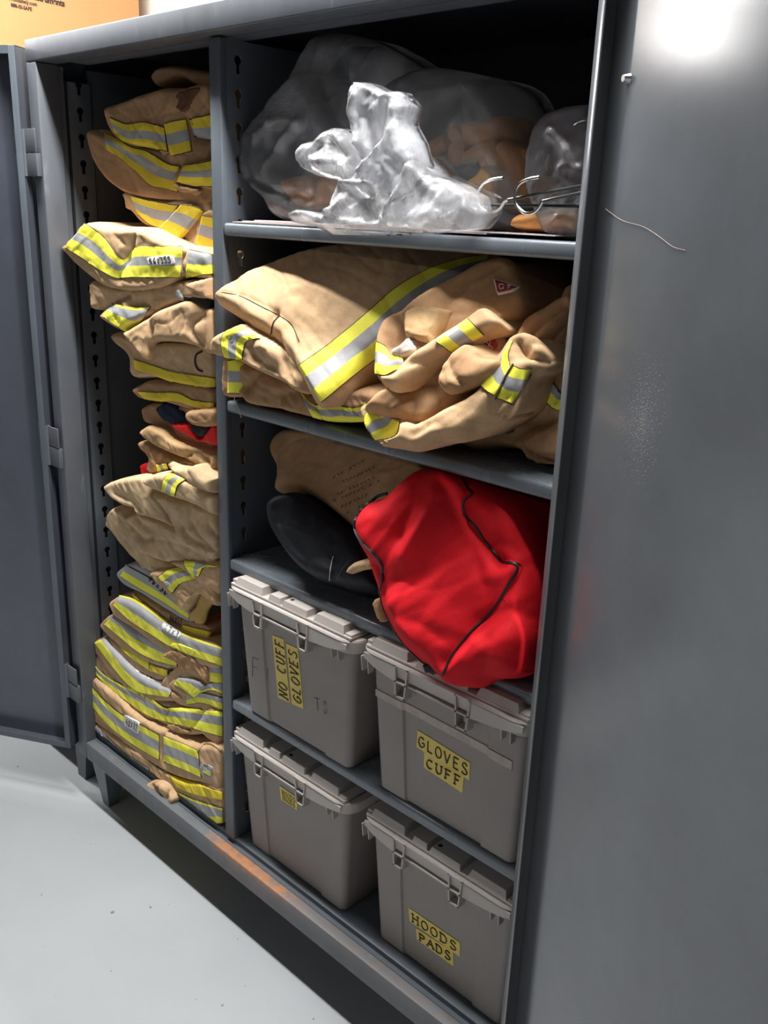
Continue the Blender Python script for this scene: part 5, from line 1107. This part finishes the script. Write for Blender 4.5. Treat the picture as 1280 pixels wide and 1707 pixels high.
# ------------------------------------------------------------------ top shelf: bags, gloves, hangers
ZS1 = 1.6135
t = thing('cardboard_sheets', 'pale thin sheets lying under the plastic bags on the top shelf', 'paper', (0.9, .1, ZS1), None)
for k, (a, b) in enumerate(((.705, 1.18), (.73, 1.3), (.76, 1.42))):
    MB().box(a, b, .034+.004*k, .42, ZS1+.0007+.0022*k, ZS1+.0024+.0022*k).build('sheet', 'paper', t)
FB = dict(wr=(.010, 16, .7, 1.8))
def film(t, name, outline, y, mat, **k):
    cr = k.pop('creases', ()); p = dict(T=.03, R=.02, back=.05, wr=(.006, 20, .9, 2.0), fac=(.012, 16)); p.update(k)
    P_ = Pillow(outline, y, mat=mat, creases=cr, **p); P_.build(name, t); return P_
def fingers(t, name, lines, y, r, mat='glove_leather'):
    for pts, rr in lines:
        Q = catmull(np.array([unp(p, 1, y) for p in pts]), max(10, 5*len(pts))); n_ = len(Q)
        rad = [rr*(.55+.45*math.sin(min(1, (n_-1-i)/(n_*.25))*PI/2))*(.8+.2*math.sin(min(1, i/(n_*.2))*PI/2)) for i in range(n_)]
        MB().tube(Q, rad, 12).build(name, mat, t, smooth=True)
GG = 'leather gloves inside the plastic bags'
t = garment('work_glove', 'orange-tan leather glove lying uppermost in the bag at right, thumb arched', 'glove', (830, 220), .16, GG)
p_ = Pillow(N([(395, 480), (405, 435), (470, 430), (600, 425), (640, 400), (700, 398), (740, 440), (790, 540), (700, 580), (600, 590), (520, 590), (430, 580), (385, 540)]), .17, T=.03, R=.028, back=.06, mat='glove_leather', wr=(.005, 30, .2, 2), creases=[(N([(600, 440), (660, 420), (700, 470), (700, 560)]), .008, .01), (N([(440, 440), (450, 520)]), .008, .008)]); p_.build('palm', t)
fingers(t, 'finger', [(N([(500, 590), (440, 590), (430, 640), (470, 700)]), .013), (N([(640, 570), (600, 610), (520, 650), (480, 690)]), .014), (N([(380, 560), (300, 600), (250, 640)]), .015)], .15, .014)
t = garment('work_glove', 'orange-tan leather glove with bent parallel fingers, middle of the bag at right', 'glove', (840, 290), .14, GG)
fingers(t, 'finger', [(N([(640, 560), (660, 640), (720, 690), (730, 800), (760, 940)]), .016), (N([(700, 580), (760, 660), (790, 760), (800, 900)]), .016), (N([(770, 620), (830, 690), (850, 800), (860, 900)]), .015)], .13, .016)
p_ = Pillow(N([(600, 560), (700, 540), (830, 600), (860, 700), (800, 960), (700, 960), (640, 800), (560, 700), (540, 640)]), .16, T=.02, R=.02, back=.06, mat='glove_leather', wr=(.005, 30, 1.2, 2)); p_.build('palm', t)
t = garment('work_glove', 'orange-tan glove with an upright looped cuff, right end of the glove pile', 'glove', (900, 300), .13, GG)
fingers(t, 'finger', [(N([(860, 900), (880, 760), (890, 660), (910, 600), (940, 600), (945, 680), (910, 780), (880, 900)]), .010), (N([(930, 900), (950, 820), (960, 760)]), .022)], .13, .012)
p_ = Pillow(N([(820, 620), (880, 600), (900, 700), (960, 730), (1000, 780), (980, 860), (900, 920), (820, 900)]), .15, T=.02, R=.02, back=.06, mat='glove_leather', wr=(.005, 30, 1.2, 2)); p_.build('palm', t)
t = garment('work_glove', 'pale tan glove bulging low in the bag behind the left hanger hook', 'glove', (800, 300), .12, GG)
p_ = Pillow(N([(430, 830), (480, 790), (560, 740), (600, 690), (680, 720), (710, 820), (705, 930), (640, 950), (560, 930), (490, 890), (450, 860)]), .11, T=.03, R=.028, back=.06, mat='tan', wr=(.004, 26, 1.2, 2)); p_.build('palm', t)
t = garment('work_glove', 'brown-orange glove lying flat along the top shelf under the hangers', 'glove', (900, 375), .12, GG)
p_ = Pillow(N([(750, 1060), (780, 990), (900, 960), (1040, 940), (1200, 930), (1200, 1100), (1000, 1095), (800, 1080)]), .10, T=.03, R=.028, back=.12, mat='glove_leather', wr=(.005, 26, .2, 2)); p_.build('palm', t)
t = garment('work_glove', 'orange glove fingers seen through the clear bag at left', 'glove', (540, 310), .13, GG)
fingers(t, 'finger', [(M([(560, 1010), (620, 985), (700, 990), (720, 1060)]), .012), (M([(780, 1060), (800, 985), (860, 980), (900, 1040)]), .012)], .11, .012)
p_ = Pillow(M([(520, 960), (640, 930), (760, 925), (900, 930), (920, 1040), (860, 1120), (760, 1150), (640, 1140), (560, 1060)]), .14, T=.02, R=.02, back=.08, mat='glove_leather', wr=(.005, 30, .2, 2)); p_.build('palm', t)
t = garment('dark_pouch', 'dark cloth bundle inside the plastic bags low on the top shelf', 'pouch', (700, 340), .15)
p_ = Pillow(N([(-60, 900), (100, 820), (250, 740), (420, 690), (560, 680), (520, 780), (480, 850), (520, 920), (720, 980), (760, 1080), (500, 1080), (100, 1060), (-60, 1040)]), .15, T=.03, R=.03, back=.1, mat='black_cloth', wr=(.006, 22, .3, 2)); p_.build('bundle', t)
# plastic bags, back to front
t = garment('plastic_bag', 'tall clear plastic bag standing at the back of the top shelf behind the milky one', 'plastic bag', (600, 200), .2)
film(t, 'film', [(485, 150), (498, 110), (512, 80), (528, 58), (560, 52), (600, 70), (640, 95), (680, 125), (705, 180), (700, 290), (640, 350), (560, 330), (505, 290), (500, 210)], .17, 'film_clear', T=.05, R=.05, back=.12,
     creases=[([(550, 55), (560, 110), (590, 160)], .012, .02), ([(504, 120), (508, 200), (503, 260)], .01, .014), ([(600, 70), (580, 150), (575, 200)], .01, .012, 'r')])
t = garment('plastic_bag', 'clear crinkled bag leaning left toward the divider with gloves inside', 'plastic bag', (450, 270), .12)
film(t, 'film', [(406, 265), (412, 225), (425, 200), (445, 175), (478, 138), (502, 120), (530, 160), (570, 240), (575, 320), (545, 365), (500, 375), (462, 362), (450, 338), (425, 315), (408, 290)], .12, 'film_clear', T=.045, R=.04, back=.10,
     creases=[([(480, 200), (450, 240), (438, 290)], .008, .012), ([(505, 200), (470, 240), (440, 290)], .008, .014, 'r'), ([(412, 295), (460, 320), (520, 330)], .008, .012), ([(425, 225), (470, 200), (505, 205)], .008, .010, 'r')])
t = garment('plastic_bag', 'wide clear bag over the orange gloves at right of the top shelf', 'plastic bag', (760, 250), .1)
film(t, 'film', [(640, 150), (675, 120), (710, 110), (760, 116), (795, 125), (822, 145), (845, 195), (855, 240), (880, 290), (900, 380), (800, 385), (700, 378), (660, 330), (640, 240)], .13, 'film_clear', T=.045, R=.05, back=.12,
     creases=[([(680, 130), (670, 200), (700, 280)], .012, .014), ([(760, 200), (720, 280), (690, 330)], .010, .012, 'r'), ([(660, 310), (692, 338), (755, 292)], .005, .016, 'r'), ([(640, 245), (690, 255), (715, 280)], .008, .010, 'r'), ([(835, 240), (855, 250), (850, 262)], .006, .010, 'r')])
t = garment('plastic_bag', 'small clear bag with maroon cloth inside, far right of the top shelf', 'plastic bag', (930, 280), .12)
p_ = Pillow(N([(940, 460), (1000, 400), (1080, 430), (1240, 470), (1240, 900), (1080, 850), (1000, 760)]), .18, T=.03, R=.03, back=.08, mat='maroon_cloth', wr=(.006, 24, 1.2, 2), xmax=1.465); p_.build('maroon_cloth', t)
film(t, 'film', [(878, 300), (885, 240), (905, 195), (930, 180), (990, 182), (990, 390), (915, 392), (890, 350)], .10, 'film_clear', T=.04, R=.03, back=.08, xmax=1.465, creases=[(N([(1000, 500), (1060, 570), (1110, 660)]), .006, .012, 'r'), (N([(1060, 715), (1100, 700), (1150, 720)]), .006, .012, 'r')])
t = garment('plastic_bag', 'crumpled milky white plastic bag lit brightly at the front edge of the top shelf', 'plastic bag', (620, 300), .04)
film(t, 'crumpled_front', [(476, 364), (485, 354), (500, 347), (525, 352), (548, 356), (556, 330), (570, 302), (590, 285), (640, 260), (690, 250), (716, 285), (750, 298), (785, 320), (785, 350), (765, 374), (700, 382), (620, 386), (545, 386), (515, 372)], .015, 'film_milky', T=.03, R=.03, back=.06, tilt=.35, sm=False, fac=(.014, 24),
     creases=[([(550, 356), (545, 384)], .006, .012, 'r'), ([(570, 305), (610, 310), (640, 300)], .006, .012, 'r'), ([(568, 310), (600, 340), (640, 380)], .010, .012), ([(620, 260), (640, 320), (630, 380)], .014, .016), ([(700, 260), (680, 310), (640, 360)], .010, .016, 'r')])
film(t, 'crumpled_neck', [(496, 268), (497, 246), (506, 236), (522, 234), (534, 220), (545, 213), (560, 213), (580, 224), (586, 235), (596, 270), (600, 300), (592, 330), (580, 320), (566, 302), (546, 298), (522, 292), (504, 282)], .02, 'film_milky', T=.02, R=.03, back=.03, wr=(.004, 34, .5, 1.6), sm=False, fac=(.012, 38),
     creases=[([(540, 216), (548, 240), (580, 260)], .006, .012), ([(525, 270), (560, 270), (590, 290)], .008, .012, 'r'), ([(560, 215), (575, 245), (590, 300)], .006, .012, 'r')])
film(t, 'crumpled_fold', [(579, 195), (581, 150), (590, 136), (604, 136), (640, 155), (655, 150), (675, 175), (668, 205), (684, 235), (695, 275), (660, 320), (625, 340), (604, 300), (598, 250), (584, 215)], .01, 'film_milky', T=.02, R=.035, back=.03, wr=(.004, 26, 1.2, 2.0), sm=False, fac=(.013, 32),
     creases=[([(595, 138), (640, 158), (655, 152)], .005, .012, 'r'), ([(600, 160), (590, 190), (600, 240)], .008, .014, 'r'), ([(662, 200), (640, 240), (605, 285)], .008, .014, 'r'), ([(640, 170), (630, 220), (610, 260)], .008, .014)])
# coat hangers
GH = 'wire coat hangers on the top shelf'
def hanger(label, hook, arm, y, xr):
    t = thing('coat_hanger', label, 'hanger', tuple(unp(hook[0], 1, y)), GH)
    Q = catmull(np.array([unp(p, 1, y) for p in hook]), 40); MB().tube(Q, .0023, 8).build('hook', 'chrome', t, smooth=True)
    e = unp(arm[0], 1, y); f = unp(arm[-1], 1, y)
    d = (f-e)/np.linalg.norm(f-e); end = e+d*((xr-e[0])/max(d[0], .2))
    MB().tube([e, e+(end-e)*.5, end, end+np.array([-.02, .16, .0]), e+(end-e)*.35+np.array([0, .05, 0.002])], .0022, 8).build('shoulder_wire', 'black_wire', t, smooth=True)
hanger('wire coat hanger with chrome hook, left of the two upright hooks', N([(705, 770), (640, 780), (590, 805), (558, 860), (560, 920), (590, 962), (640, 975), (690, 950), (712, 915), (735, 900)]), N([(735, 900), (1150, 820)]), .045, 1.45)
hanger('wire coat hanger with chrome hook, right of the two upright hooks', N([(920, 765), (850, 780), (800, 810), (775, 870), (785, 930), (830, 975), (880, 978), (915, 950), (940, 908)]), N([(940, 908), (1150, 862)]), .04, 1.455)
hanger('wire coat hanger lying flat with a narrow hook under the upright ones', N([(640, 942), (600, 935), (540, 928), (510, 932), (530, 942), (600, 944)]), N([(560, 930), (1150, 938)]), .05, 1.445)
hanger('wire coat hanger with only its chrome tip showing beside the open door', N([(1125, 452), (1150, 435), (1200, 422), (1215, 440)]), N([(1215, 440), (1260, 455)]), .06, 1.47)
